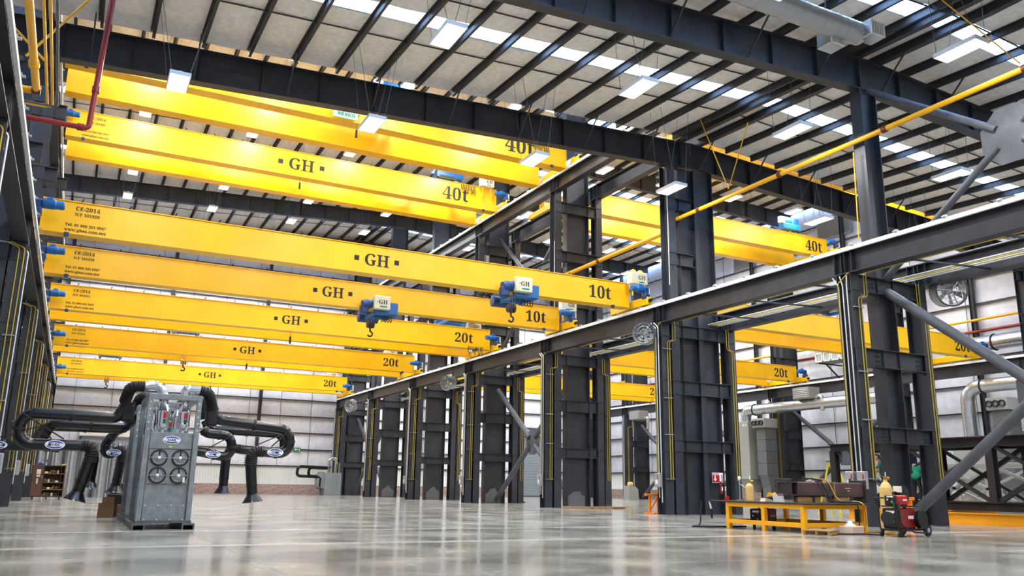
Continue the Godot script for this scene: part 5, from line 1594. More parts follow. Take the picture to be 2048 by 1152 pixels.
	# small things on the table
	var misc := [["red_tin", "small red tin on the corner of the welding table", "tin", Vector3(17.55, ty, -19.75), "red"], ["angle_grinder", "dark angle grinder lying beside the cream gas bottle", "grinder", Vector3(18.1, ty, -18.7), "rubber"], ["tool_tray", "white plastic tray with blue lip on the welding table", "tray", Vector3(18.0, ty, -17.9), "paper"], ["wire_spool", "yellow wire spool lying at the rear of the welding table", "spool", Vector3(18.55, ty, -18.9), "yellow_pipe"], ["steel_offcut", "bright steel offcut near the white tray", "offcut", Vector3(17.75, ty, -18.35), "galvanised"]]
	for q in misc:
		var p: Vector3 = q[3]
		t = thing(q[0], q[1], q[2], p)
		b = mb(t)
		match q[0]:
			"red_tin": b.lathe(p, Vector3.UP, [[0.07, 0], [0.07, 0.11], [0.075, 0.115], [0.06, 0.12]], 12)
			"angle_grinder":
				b.lathe(p + Vector3(-0.15, 0.07, 0), Vector3(1, 0.1, 0.2).normalized(), [[0.03, 0], [0.05, 0.02], [0.045, 0.22], [0.06, 0.24], [0.06, 0.3]], 10)
				b.lathe(p + Vector3(0.17, 0.03, 0.05), Vector3.UP, [[0.08, 0], [0.08, 0.01], [0.03, 0.06]], 14)
			"tool_tray":
				b.box(p + Vector3(0, 0.01, 0), Vector3(0.42, 0.02, 0.4))
				for s in [-1, 1]:
					b.box(p + Vector3(s * 0.22, 0.11, 0), Vector3(0.02, 0.22, 0.4), Basis(Vector3.BACK, -0.15 * s)); b.box(p + Vector3(0, 0.11, s * 0.2), Vector3(0.44, 0.22, 0.02))
			"wire_spool": b.lathe(p + Vector3(-0.12, 0.13, 0), Vector3.RIGHT, [[0.13, 0], [0.13, 0.02], [0.08, 0.025], [0.08, 0.2], [0.13, 0.205], [0.13, 0.225]], 16)
			"steel_offcut": b.prism(PackedVector2Array([Vector2(-0.15, 0), Vector2(0.15, 0), Vector2(0.12, 0.06), Vector2(-0.1, 0.1)]), p, Basis.IDENTITY, 0.2)
		var o := put(t, "body", b, q[4])
		if q[0] == "tool_tray":
			b = mb(t); b.bx(p.x - 0.24, p.x + 0.24, 0.99, 1.02, p.z + 0.19, p.z + 0.23); put(o, "lip", b, "logo_blue")
	# clamp stand at the rear of the table
	var p := Vector3(18.2, ty, -19.9)
	t = thing("torch_stand", "thin pale torch stand clamped at the rear of the welding table", "stand", p)
	b = mb(t); b.cyl(p, p + Vector3(0, 0.62, 0), 0.018); b.cyl(p + Vector3(0, 0.5, 0), p + Vector3(0.3, 0.15, 0.3), 0.016); b.cyl(p + Vector3(0, 0, 0), p + Vector3(0, 0.03, 0), 0.1); put(t, "rod", b, "galvanised")
	b = mb(t); b.lathe(p + Vector3(0, 0.6, 0), Vector3.UP, [[0.03, 0], [0.05, 0.05], [0.04, 0.1], [0, 0.12]], 10); put(t, "grip", b, "logo_white")
	# torch hanging from the overhanging plate
	p = Vector3(17.33, 0.75, -20.3)
	t = thing("welding_torch", "white and black welding torch hanging from the table edge", "torch", p)
	b = mb(t); b.cyl(p, p + Vector3(0.02, -0.22, 0.06), 0.022, 0.03); put(t, "neck", b, "logo_white")
	b = mb(t); b.cyl(p + Vector3(0.02, -0.22, 0.06), p + Vector3(0.03, -0.5, 0.06), 0.03); put(t, "grip", b, "rubber")
	p = Vector3(17.2, 0.75, -20.5)
	t = thing("hanging_cable", "black cable looping from the table edge onto the floor", "cable", p)
	b = mb(t); b.tube(bent([p, Vector3(17.15, 0.4, -20.5), Vector3(17.05, 0.03, -20.4), Vector3(16.4, 0.03, -20.2), Vector3(16.9, 0.03, -19.9), Vector3(18.2, 0.03, -19.7)], 0.25, 6), 0.025, 6); put(t, "cable", b, "rubber")
	# welder under the table
	p = Vector3(18.2, 0.0, -18.95)
	t = thing("welding_machine", "dark red welding machine standing under the welding table", "welder", p)
	var fb := Basis(Vector3.UP, 0.25)
	for s in [-1, 1]:
		for u in [-1, 1]:
			b = mb(t); b.cbox(p + fb * Vector3(s * 0.28, 0.06, u * 0.15), Vector3(0.08, 0.12, 0.06), 0.01); put(t, "foot", b, "rubber")
	welder_body(t, p + Vector3(0, 0.12, 0), Vector3(0.75, 0.45, 0.42), "deep_red", fb)
	# welder on the cart
	build_cart(Vector3(19.05, 0, -15.0))
	# pallet and concrete block
	p = Vector3(17.35, 0, -16.05)
	t = thing("wooden_pallet", "small wooden pallet on the floor before the welding table", "pallet", p)
	var pb := Basis(Vector3.UP, 0.5)
	for k in 3:
		b = mb(t); b.cbox(p + pb * Vector3(0, 0.06, -0.3 + 0.3 * k), Vector3(0.95, 0.09, 0.06), 0.004, pb); put(t, "runner", b, "wood")
	for k in 6:
		b = mb(t); b.cbox(p + pb * Vector3(-0.42 + 0.165 * k, 0.118, 0), Vector3(0.12, 0.025, 0.7), 0.003, pb); put(t, "board", b, "wood")
	for k in 2:
		b = mb(t); b.cbox(p + pb * Vector3(-0.42 + 0.84 * k, 0.009, 0), Vector3(0.12, 0.018, 0.7), 0.003, pb); put(t, "board", b, "wood")
	p = Vector3(18.75, 0, -16.3)
	t = thing("concrete_block", "pale chipped concrete block on the floor between table and welder cart", "block", p)
	b = mb(t); b.cbox(p + Vector3(0, 0.1, 0), Vector3(0.62, 0.2, 0.4), 0.025, Basis(Vector3.UP, 0.2)); put(t, "block", b, "concrete_block")
	p = Vector3(18.7, 0.2, -16.3)
	t = thing("cloth_rag", "crumpled white rag on the pale concrete block", "rag", p)
	b = mb(t); b.lathe(p, Vector3.UP, [[0.16, 0], [0.14, 0.03], [0.09, 0.05], [0.07, 0.11], [0.03, 0.13]], 7); put(t, "cloth", b, "paper")
	# floor cables towards the cart
	t = thing("floor_cable", "black cable lying on the floor between table and welder cart", "cable", Vector3(18, 0.02, -16))
	b = mb(t); b.tube(bent([Vector3(17.5, 0.022, -16.2), Vector3(18.0, 0.022, -15.75), Vector3(18.5, 0.022, -15.9), Vector3(18.75, 0.022, -15.3)], 0.3, 8), 0.02, 6); put(t, "cable", b, "rubber")
	t = thing("floor_cable", "tan cable lying on the floor behind the welder cart", "cable", Vector3(19.5, 0.02, -16))
	b = mb(t); b.tube(bent([Vector3(18.9, 0.022, -16.7), Vector3(19.4, 0.022, -16.2), Vector3(20.0, 0.022, -16.6), Vector3(19.3, 0.022, -15.5)], 0.3, 8), 0.02, 6); put(t, "cable", b, "brass")
	# extinguisher and its sign
	var zf := zc(5) + 0.32
	p = Vector3(25.83, 1.6, zf)
	t = thing("extinguisher_sign", "red and white fire extinguisher sign with a down arrow on the middle column", "sign", p)
	b = mb(t); b.cbox(p, Vector3(0.62, 0.44, 0.012), 0.004); put(t, "sign_board", b, "logo_white")
	b = mb(t); b.box(p + Vector3(-0.01, -0.04, 0.007), Vector3(0.58, 0.32, 0.004)); put(t, "red_field", b, "red")
	b = mb(t); b.prism(PackedVector2Array([Vector2(-0.18, 0.1), Vector2(-0.18, -0.04), Vector2(-0.24, -0.04), Vector2(-0.15, -0.16), Vector2(-0.06, -0.04), Vector2(-0.12, -0.04), Vector2(-0.12, 0.1)]), p + Vector3(0, 0, 0.011), Basis.IDENTITY, 0.004); put(t, "arrow", b, "logo_white")
	b = mb(t); b.prism(PackedVector2Array([Vector2(0.1, -0.17), Vector2(0.22, -0.17), Vector2(0.22, 0.06), Vector2(0.18, 0.1), Vector2(0.24, 0.14), Vector2(0.08, 0.1), Vector2(0.1, 0.06)]), p + Vector3(0, 0, 0.011), Basis.IDENTITY, 0.004); put(t, "extinguisher_symbol", b, "logo_white")
	text(t, "lettering", "EXTINTOR", p + Vector3(-0.12, 0.165, 0.009), 0.055, "red", "Droid Sans", 700, Basis.IDENTITY, 0.003)
	p = Vector3(25.95, 0.9, zf + 0.06)
	t = thing("fire_extinguisher", "red fire extinguisher hung under its sign on the middle column", "extinguisher", p)
	b = mb(t); b.lathe(p, Vector3.UP, [[0.07, 0], [0.08, 0.02], [0.08, 0.36], [0.06, 0.42], [0.025, 0.45], [0.025, 0.5]], 16); put(t, "cylinder", b, "deep_red")
	b = mb(t); b.cbox(p + Vector3(0.02, 0.52, 0), Vector3(0.16, 0.03, 0.03), 0.008); b.tube(bent([p + Vector3(-0.03, 0.48, 0), p + Vector3(-0.12, 0.46, 0.02), p + Vector3(-0.1, 0.1, 0.03)], 0.06, 5), 0.014, 6); put(t, "hose", b, "rubber")
	b = mb(t); b.box(p + Vector3(0.0, 0.22, 0.081), Vector3(0.07, 0.16, 0.006)); put(t, "paper_label", b, "paper")
	# orange trestles
	for q in [[Vector3(23.15, 0, -30.8), "orange steel trestle peeping out beside the extinguisher column", 0.82, 0.9], [Vector3(23.3, 0, -18.1), "orange steel trestle behind the welder cart", 0.9, 0.7]]:
		p = q[0]
		t = thing("steel_trestle", q[1], "trestle", p)
		b = mb(t); b.cbox(p + Vector3(0, q[2], 0), Vector3(q[3], 0.1, 0.16), 0.008); put(t, "top_rail", b, "orange")
		for s in [-1, 1]:
			b = mb(t); b.cbox(p + Vector3(s * 0.22, q[2] / 2, 0), Vector3(0.1, q[2] - 0.1, 0.1), 0.006); put(t, "leg", b, "orange")
			b = mb(t); b.cbox(p + Vector3(s * 0.22, 0.03, 0), Vector3(0.1, 0.06, 0.7), 0.006); put(t, "foot", b, "orange")
		b = mb(t); b.bar(p + Vector3(-0.2, 0.15, 0), p + Vector3(0.2, q[2] - 0.1, 0), 0.06, 0.06); put(t, "diagonal", b, "orange")
	# loose planks by the fourth column
	rng.seed = 15
	for k in 6:
		p = Vector3(23.6 + 0.55 * k, 0.062 if k in [1, 4] else 0.0, -38.0 - 0.3 * (k % 3))
		var w := thing("loose_plank", "weathered wooden plank lying on the floor before a middle column, " + ["with a split end", "resting across two others", "short piece", "narrow strip", "topmost long one", "outermost piece"][k], "plank", p, "planks before the middle column")
		b = mb(w); b.cbox(p + Vector3(0, 0.03, 0), Vector3([1.6, 2.2, 0.8, 1.1, 2.8, 1.4][k], 0.06, 0.17), 0.006, Basis(Vector3.UP, rng.randf_range(-0.25, 0.25))); put(w, "board", b, "wood")
	# planks leaning on the table column
	for q in [[Vector3(27.5, 0, -20.75), Vector3(27.16, 1.9, -20.1), "pale wooden batten leaning upright on the middle column leg"], [Vector3(27.45, 0, -20.3), Vector3(27.2, 1.5, -19.75), "pale wooden batten leaning at a slant on the middle column leg"]]:
		t = thing("wooden_batten", q[2], "batten", q[0])
		b = mb(t); b.bar(q[0] + Vector3(0, 0.03, 0), q[1], 0.07, 0.04); put(t, "batten", b, "wood")

func build_cart(p: Vector3) -> void:
	var t := thing("welder_cart", "red and black welding set on a wheeled cart with a gas bottle behind", "welding cart", p)
	var f := Basis(Vector3.UP, 0.12)
	var P := func(x: float, y: float, z: float) -> Vector3: return p + f * Vector3(x, y, z)
	var b := mb(t); b.cbox(P.call(0.1, 0.17, 0), Vector3(1.15, 0.05, 0.55), 0.01, f); put(t, "cart_deck", b, "black_paint")
	for s in [-1, 1]:
		b = mb(t); b.lathe(P.call(0.62, 0.16, s * 0.34 - 0.03), f.z, [[0.05, 0], [0.15, 0.005], [0.16, 0.02], [0.16, 0.05], [0.15, 0.065], [0.05, 0.07]], 20)
		var w := put(t, "rear_wheel", b, "rubber")
		b = mb(t); b.lathe(P.call(0.62, 0.16, s * 0.34 - 0.036), f.z, [[0.06, 0], [0.06, 0.082]], 12); put(w, "hub", b, "galv_dull")
		b = mb(t); b.lathe(P.call(-0.45, 0.075, s * 0.25 - 0.025), f.z, [[0.04, 0], [0.075, 0.005], [0.075, 0.045], [0.04, 0.05]], 16); b.cbox(P.call(-0.42, 0.13, s * 0.25), Vector3(0.08, 0.06, 0.07), 0.01, f); put(t, "castor", b, "rubber")
	welder_body(t, P.call(-0.02, 0.2, 0), Vector3(0.72, 0.5, 0.46), "deep_red", f)
	b = mb(t); b.cbox(P.call(0.02, 0.745, 0), Vector3(0.85, 0.03, 0.5), 0.006, f); put(t, "feeder_shelf", b, "black_paint")
	welder_body(t, P.call(-0.12, 0.76, 0.02), Vector3(0.5, 0.26, 0.34), "red", f)
	# wire reel on the feeder
	b = mb(t); b.lathe(P.call(0.22, 1.05, -0.12), f.z, [[0.2, 0], [0.22, 0.01], [0.22, 0.03], [0.12, 0.04], [0.12, 0.14], [0.22, 0.15], [0.22, 0.17], [0.06, 0.18]], 24)
	var r := put(t, "wire_reel", b, "rubber")
	b = mb(t); b.box(P.call(0.0, 1.17, 0.0), Vector3(0.2, 0.16, 0.12), f); put(r, "paper_label", b, "paper")
	b = mb(t); b.lathe(P.call(0.45, 0.42, 0.2), f.z, [[0.19, 0], [0.22, 0.02], [0.22, 0.05], [0.14, 0.06], [0.14, 0.12], [0.22, 0.13], [0.22, 0.16]], 22); put(t, "cable_reel", b, "rubber")
	b = mb(t)
	for s in [-1, 1]: b.tube(bent([P.call(-0.5, 0.18, s * 0.25), P.call(-0.52, 0.75, s * 0.25), P.call(-0.66, 0.95, s * 0.25)], 0.1, 4), 0.018, 8)
	b.cyl(P.call(-0.66, 0.95, -0.25), P.call(-0.66, 0.95, 0.25), 0.018)
	put(t, "push_bar", b, "black_paint")
	b = mb(t); b.tube(bent([P.call(-0.3, 0.85, 0.2), P.call(-0.48, 0.7, 0.3), P.call(-0.5, 0.3, 0.32), P.call(-0.1, 0.12, 0.42), P.call(0.4, 0.1, 0.4)], 0.15, 6), 0.02, 6); put(t, "torch_lead", b, "rubber")
	b = mb(t); b.tube(bent([P.call(-0.32, 0.98, 0.05), P.call(-0.42, 0.9, 0.1), P.call(-0.4, 0.7, 0.12)], 0.05, 4), 0.022, 6); put(t, "torch_tail", b, "green_mark")
	b = mb(t); b.lathe(P.call(-0.72, 0.45, 0.1), Vector3(-0.7, 0.1, 0.6).normalized(), [[0.05, -0.12], [0.08, 0.0], [0.15, 0.12], [0.16, 0.15]], 16); put(t, "helmet_shell", b, "rubber")
	gas_cylinder("tall cream gas bottle standing behind the welder cart", p + Vector3(0.62, 0.0, -0.85), 1.42, 0.17)

func build_second_bay() -> void:
	# fabricated brown truss frame on yellow skids
	var X := [30.0, 32.2]
	var za := -26.9
	var zb := -12.5
	var t := thing("steel_truss", "large dark brown fabricated truss frame resting on orange skids", "truss", Vector3(31.1, 0.46, (za + zb) / 2))
	for x in X:
		for y in [0.62, 2.95]:
			var b := mb(t); b.ibeam(Vector3(x, y, za), Vector3(x, y, zb), Vector3.UP, 0.32, 0.3, 0.025, 0.02); put(t, "chord", b, "mill_steel")
		var k := 0
		var z := za + 0.2
		while z < zb:
			var b := mb(t); b.ibeam(Vector3(x, 0.78, z), Vector3(x, 2.79, z), Vector3.RIGHT, 0.3, 0.28, 0.02, 0.02); put(t, "post", b, "mill_steel")
			if z + 3.6 < zb + 1:
				b = mb(t); b.bar(Vector3(x, 0.8, z + 0.15), Vector3(x, 2.78, z + 3.45), 0.14, 0.16); put(t, "diagonal", b, "mill_steel")
				b = mb(t); b.bar(Vector3(x, 2.78, z + 0.15), Vector3(x, 0.8, z + 3.45), 0.12, 0.12); put(t, "diagonal", b, "mill_steel")
			z += 3.6
	var z := za + 0.2
	while z < zb:
		for y in [0.62, 2.95]:
			var b := mb(t); b.bar(Vector3(X[0], y, z), Vector3(X[1], y, z), 0.2, 0.22); put(t, "cross_member", b, "mill_steel")
		z += 3.6
	var b := mb(t); b.bx(29.7, 32.5, 3.12, 3.16, -22.5, zb); put(t, "deck_plate", b, "brown_steel")
	b = mb(t); b.cbox(Vector3(29.86, 2.45, -25.8), Vector3(0.03, 0.5, 0.7), 0.005); put(t, "blue_grey_panel", b, "steel_pale")
	for q in [-25.5, -21.2, -16.8]:
		var p := Vector3(31.1, 0, q)
		var s := thing("skid_beam", "orange painted skid beam on the floor under the brown truss, " + ("by its end post" if q < -25 else "under its middle" if q < -20 else "under its front half"), "beam", p)
		b = mb(s); b.ibeam(p + Vector3(-1.5, 0.23, 0), p + Vector3(1.5, 0.23, 0), Vector3.UP, 0.46, 0.3, 0.03, 0.025); put(s, "beam", b, "orange_yellow")
	var p := Vector3(29.3, 0, -20.0)
	var sk := thing("skid_beam", "long orange skid beam lying alongside the brown truss", "beam", p)
	b = mb(sk); b.ibeam(p + Vector3(0, 0.2, -5.5), p + Vector3(0, 0.2, 6.0), Vector3.UP, 0.4, 0.24, 0.03, 0.025); put(sk, "beam", b, "orange_yellow")
	# pale tubular machine frame behind the truss
	p = Vector3(37.0, 0, -23.0)
	t = thing("machine_frame", "pale grey tubular machine frame behind the brown truss", "frame", p)
	for x in [35.6, 38.0]:
		for zz in [-27.0, -23.0, -19.0]:
			b = mb(t); b.cbox(Vector3(x, 1.2, zz), Vector3(0.18, 2.4, 0.18), 0.01); put(t, "post", b, "unit_grey")
		for y in [0.3, 2.3]:
			b = mb(t); b.cbox(Vector3(x, y, -23.0), Vector3(0.16, 0.16, 8.2), 0.01); put(t, "rail", b, "unit_grey")
		for zz in [-27.0, -23.0]:
			b = mb(t); b.bar(Vector3(x, 0.4, zz), Vector3(x, 2.2, zz + 4.0), 0.12, 0.12); put(t, "diagonal", b, "unit_grey")
			b = mb(t); b.bar(Vector3(x, 2.2, zz), Vector3(x, 0.4, zz + 4.0), 0.12, 0.12); put(t, "diagonal", b, "unit_grey")
	# duct collectors along the far side wall
	for i in 2:
		var zz: float = [-50.6, -30.9][i]
		var xw := 49.2
		t = thing("wall_collector", "grey dust unit with stacked tower by the far side wall, " + ("behind the welding table" if i == 0 else "above the brown truss"), "dust unit", Vector3(xw, 0, zz))
		var cy: float = [4.2, 3.0][i]
		b = mb(t); b.cbox(Vector3(xw, cy, zz - 1.9), Vector3(1.8, [4.6, 2.2][i], 2.0), 0.03); put(t, "cabinet", b, "unit_grey")
		for s in [[-0.8, -0.9], [0.8, -0.9], [-0.8, 0.9], [0.8, 0.9]]:
			b = mb(t); b.cbox(Vector3(xw + s[0], 0.95, zz - 1.9 + s[1]), Vector3(0.14, 1.9, 0.14), 0.01); put(t, "leg", b, "unit_grey")
		b = mb(t); b.prism(PackedVector2Array([Vector2(-0.8, 1.9), Vector2(0.8, 1.9), Vector2(0.3, 0.9), Vector2(-0.3, 0.9)]), Vector3(xw, 0, zz - 1.9), Basis.IDENTITY, 1.6); put(t, "hopper", b, "unit_grey")
		for k in 4:
			b = mb(t); b.cbox(Vector3(xw, 2.2 + 0.93 * k + 0.465, zz + 0.15), Vector3(1.2, 0.915, 1.0), 0.02); put(t, "tower_section", b, "machine_dark")
		b = mb(t); b.prism(PackedVector2Array([Vector2(-0.6, 2.2), Vector2(0.6, 2.2), Vector2(0.35, 1.3), Vector2(0.35, 0.0), Vector2(-0.35, 0.0), Vector2(-0.35, 1.3)]), Vector3(xw, 0, zz + 0.25), Basis.IDENTITY, 0.9); put(t, "tower_leg", b, "machine_dark")
		b = mb(t); b.cbox(Vector3(xw - 0.1, 6.29, zz + 0.15), Vector3(1.5, 0.74, 1.3), 0.03); var head := put(t, "outlet_head", b, "unit_grey")
		for k in 3:
			var q := Vector3(xw - 0.86, 6.29, zz - 0.25 + 0.4 * k)
			b = mb(t); b.lathe(q, Vector3.LEFT, [[0.2, 0], [0.2, 0.12], [0.16, 0.12], [0.16, 0.02]], 16, false); put(head, "outlet", b, "rubber")
		oval_logo(t, t, Vector3(xw - 0.91, cy + [2.0, 0.8][i], zz - 1.3), 0.5, Basis(Vector3.BACK, Vector3.UP, Vector3.LEFT))
		var du := thing("round_duct", "shiny spiral duct turning down into the grey dust unit, " + ("behind the welding table" if i == 0 else "above the brown truss"), "duct", Vector3(xw, 9, zz - 2.2))
		var dy: float = [7.5, 7.55][i]
		spiral_duct(du, [Vector3(xw + 0.35, cy + [2.3, 1.1][i], zz - 2.4), Vector3(xw + 0.35, dy, zz - 2.4), Vector3(xw + 0.35, dy, zz + 12)], 0.42, 0.9)
		b = mb(du)
		b.ring_(Vector3(xw + 0.35, dy, zz - 1.3), Vector3.BACK, 0.44, 0.05, 22, 6); put(du, "duct_band", b, "rubber")
	# duct length above the runway
	var d1 := at_x(1990, 684, 52.6)
	t = thing("round_duct", "straight shiny spiral duct over the far runway beside the second-bay crane end", "duct", d1)
	spiral_duct(t, [Vector3(52.6, d1.y, d1.z - 3.5), Vector3(52.6, d1.y, -30.35)], 0.5, 0.3)
	b = mb(t); b.ring_(d1, Vector3.BACK, 0.52, 0.05, 22, 6); put(t, "duct_band", b, "rubber")
	# grey junction boxes under the far runway
	for q in [[1612, 787, "beside the round duct"], [1277, 831, "near the rear corner"]]:
		var c := at_x(q[0], q[1], 49.3)
		t = thing("heater_box", "grey heater box under the far runway, " + q[2], "heater", c)
		b = mb(t); b.cbox(c, Vector3(1.2, 0.85, 1.6), 0.03); put(t, "casing", b, "unit_grey")
		b = mb(t)
		for k in 5: b.box(c + Vector3(-0.61, -0.28 + 0.13 * k, 0), Vector3(0.03, 0.05, 1.3), Basis(Vector3.BACK, -0.5))
		put(t, "louvre_slat", b, "galv_dull").set_meta("kind", "stuff")
		b = mb(t); b.tube(bent([c + Vector3(0, -0.3, 1.0), c + Vector3(0, -0.3, 1.5), c + Vector3(0, -1.4, 1.5)], 0.2, 5), 0.15, 12); put(t, "flue", b, "galvanised")
		b = mb(t); b.bar(c + Vector3(0, 0.4, 0.5), Vector3(50.45, 8.42, c.z + 0.5), 0.06, 0.06); b.bar(c + Vector3(0, 0.4, -0.5), Vector3(50.45, 8.42, c.z - 0.5), 0.06, 0.06); put(t, "bracket", b, "steel")
	# step ladder
	p = Vector3(32.3, 0, -28.9)
	t = thing("step_ladder", "yellow step ladder standing open behind the welding table", "ladder", p)
	var H := 2.45
	for s in [-1, 1]:
		b = mb(t); b.bar(p + Vector3(s * 0.42, 0, 0.65), p + Vector3(s * 0.2, H, 0.05), 0.09, 0.05, Vector3.RIGHT); put(t, "front_rail", b, "ladder_yellow")
		b = mb(t); b.bar(p + Vector3(s * 0.42, 0, -0.65), p + Vector3(s * 0.2, H, -0.05), 0.07, 0.04, Vector3.RIGHT); put(t, "rear_rail", b, "ladder_yellow")
	for k in 7:
		var fr := 0.12 + 0.125 * k
		b = mb(t); b.box(p + Vector3(0, H * fr, lerpf(0.65, 0.05, fr)), Vector3(lerpf(0.84, 0.4, fr), 0.03, 0.09)); put(t, "step", b, "galv_dull")
	b = mb(t); b.cbox(p + Vector3(0, H + 0.02, 0), Vector3(0.5, 0.06, 0.32), 0.015); put(t, "top_cap", b, "deep_blue")
	b = mb(t); b.box(p + Vector3(0.0, H * 0.72, 0.23), Vector3(0.12, 0.2, 0.01)); put(t, "warning_label", b, "red")
	# clutter boxes behind
	for k in 2:
		p = Vector3(47.0, 0, -66.0 + 9.0 * k)
		t = thing("yellow_machine", "small grey machine with yellow motor by the far wall, " + ("near the rear corner" if k == 0 else "beside the tall duct tower"), "machine", p)
		b = mb(t); b.prism(PackedVector2Array([Vector2(-0.6, 0), Vector2(0.6, 0), Vector2(0.5, 1.0), Vector2(0.1, 1.3), Vector2(-0.5, 1.3)]), p, Basis.IDENTITY, 0.9); put(t, "base", b, "unit_grey")
		b = mb(t); b.lathe(p + Vector3(-0.3, 1.45, 0), Vector3.RIGHT, [[0.15, 0], [0.2, 0.03], [0.2, 0.4], [0.1, 0.45]], 14); put(t, "motor", b, "cylinder_cream")
	# power hacksaw / bench between third and fourth column, half hidden
	p = Vector3(27.9, 0, -52.5)
	t = thing("hose_rack", "dark hose reel rack half hidden by a middle column", "rack", p)
	b = mb(t); b.cbox(p + Vector3(0, 1.1, 0), Vector3(0.12, 2.2, 0.12), 0.01); b.cbox(p + Vector3(0, 0.04, 0), Vector3(0.7, 0.08, 0.7), 0.01); put(t, "stand", b, "mill_steel")
	b = mb(t)
	for k in 4: b.ring_(p + Vector3(0, 1.7 - 0.35 * k, 0.12), Vector3.BACK, 0.26, 0.05, 18, 6)
	put(t, "hose_coil", b, "rubber").set_meta("kind", "stuff")

# ------------------------------------------------------------------ people
func sdf_mesh(caps: Array, k: float, cell: float) -> MB:        # caps: [a, b, ra, rb]; joined with a smooth minimum, meshed as surface nets
	var lo := Vector3(1e9, 1e9, 1e9)
	var hi := -lo
	for c in caps:
		for q in [[c[0], c[2]], [c[1], c[3]]]:
			lo = lo.min(q[0] - Vector3.ONE * (q[1] + cell * 2 + k)); hi = hi.max(q[0] + Vector3.ONE * (q[1] + cell * 2 + k))
	var n := Vector3i(((hi - lo) / cell).ceil()) + Vector3i.ONE
	var f := PackedFloat32Array()
	f.resize(n.x * n.y * n.z)
	f.fill(1.0)
	for c in caps:
		var a: Vector3 = c[0]
		var d: Vector3 = c[1] - a
		var dd := maxf(d.length_squared(), 1e-9)
		var r := maxf(c[2], c[3]) + k + cell * 2
		var b0 := Vector3i(((a.min(c[1]) - Vector3.ONE * r - lo) / cell).floor()).clamp(Vector3i.ZERO, n - Vector3i.ONE)
		var b1 := Vector3i(((a.max(c[1]) + Vector3.ONE * r - lo) / cell).ceil()).clamp(Vector3i.ZERO, n - Vector3i.ONE)
		for z in range(b0.z, b1.z + 1):
			for y in range(b0.y, b1.y + 1):
				for x in range(b0.x, b1.x + 1):
					var p := lo + Vector3(x, y, z) * cell
					var t := clampf((p - a).dot(d) / dd, 0.0, 1.0)
					var e := p.distance_to(a + d * t) - lerpf(c[2], c[3], t)
					var i := x + n.x * (y + n.y * z)
					var o := f[i]
					var h := maxf(k - absf(e - o), 0.0) / k
					f[i] = minf(e, o) - h * h * k * 0.25
	var out := mb()
	var idx := {}
	var vs := PackedVector3Array()
	var ns := PackedVector3Array()
	var st := [1, n.x, n.x * n.y]
	for z in n.z - 1:
		for y in n.y - 1:
			for x in n.x - 1:
				var i := x + n.x * (y + n.y * z)
				var acc := Vector3.ZERO
				var cnt := 0
				for e in [[0, 0, 0], [0, 1, 0], [0, 0, 1], [0, 1, 1], [1, 0, 0], [1, 1, 0], [1, 0, 1], [1, 1, 1], [2, 0, 0], [2, 1, 0], [2, 0, 1], [2, 1, 1]]:
					var ax: int = e[0]
					var p := Vector3.ZERO
					p[(ax + 1) % 3] = e[1]; p[(ax + 2) % 3] = e[2]
					var j: int = i + int(p.x) + n.x * int(p.y) + n.x * n.y * int(p.z)
					var va := f[j]
					var vb := f[j + st[ax]]
					if (va < 0.0) != (vb < 0.0):
						p[ax] = va / (va - vb)
						acc += p; cnt += 1
				if cnt:
					idx[i] = vs.size()
					vs.append(lo + (Vector3(x, y, z) + acc / cnt) * cell)
					ns.append(Vector3(f[i + 1] - f[i], f[i + n.x] - f[i], f[i + n.x * n.y] - f[i]).normalized())
	for z in range(1, n.z - 1):
		for y in range(1, n.y - 1):
			for x in range(1, n.x - 1):
				var i := x + n.x * (y + n.y * z)
				for ax in 3:
					if (f[i] < 0.0) == (f[i + st[ax]] < 0.0): continue
					var s1: int = st[(ax + 1) % 3]
					var s2: int = st[(ax + 2) % 3]
					var q: Array = [idx[i - s1 - s2], idx[i - s2], idx[i], idx[i - s1]]
					out.tri(vs[q[0]], vs[q[1]], vs[q[2]], ns[q[0]], ns[q[1]], ns[q[2]])
					out.tri(vs[q[0]], vs[q[2]], vs[q[3]], ns[q[0]], ns[q[2]], ns[q[3]])
	return out
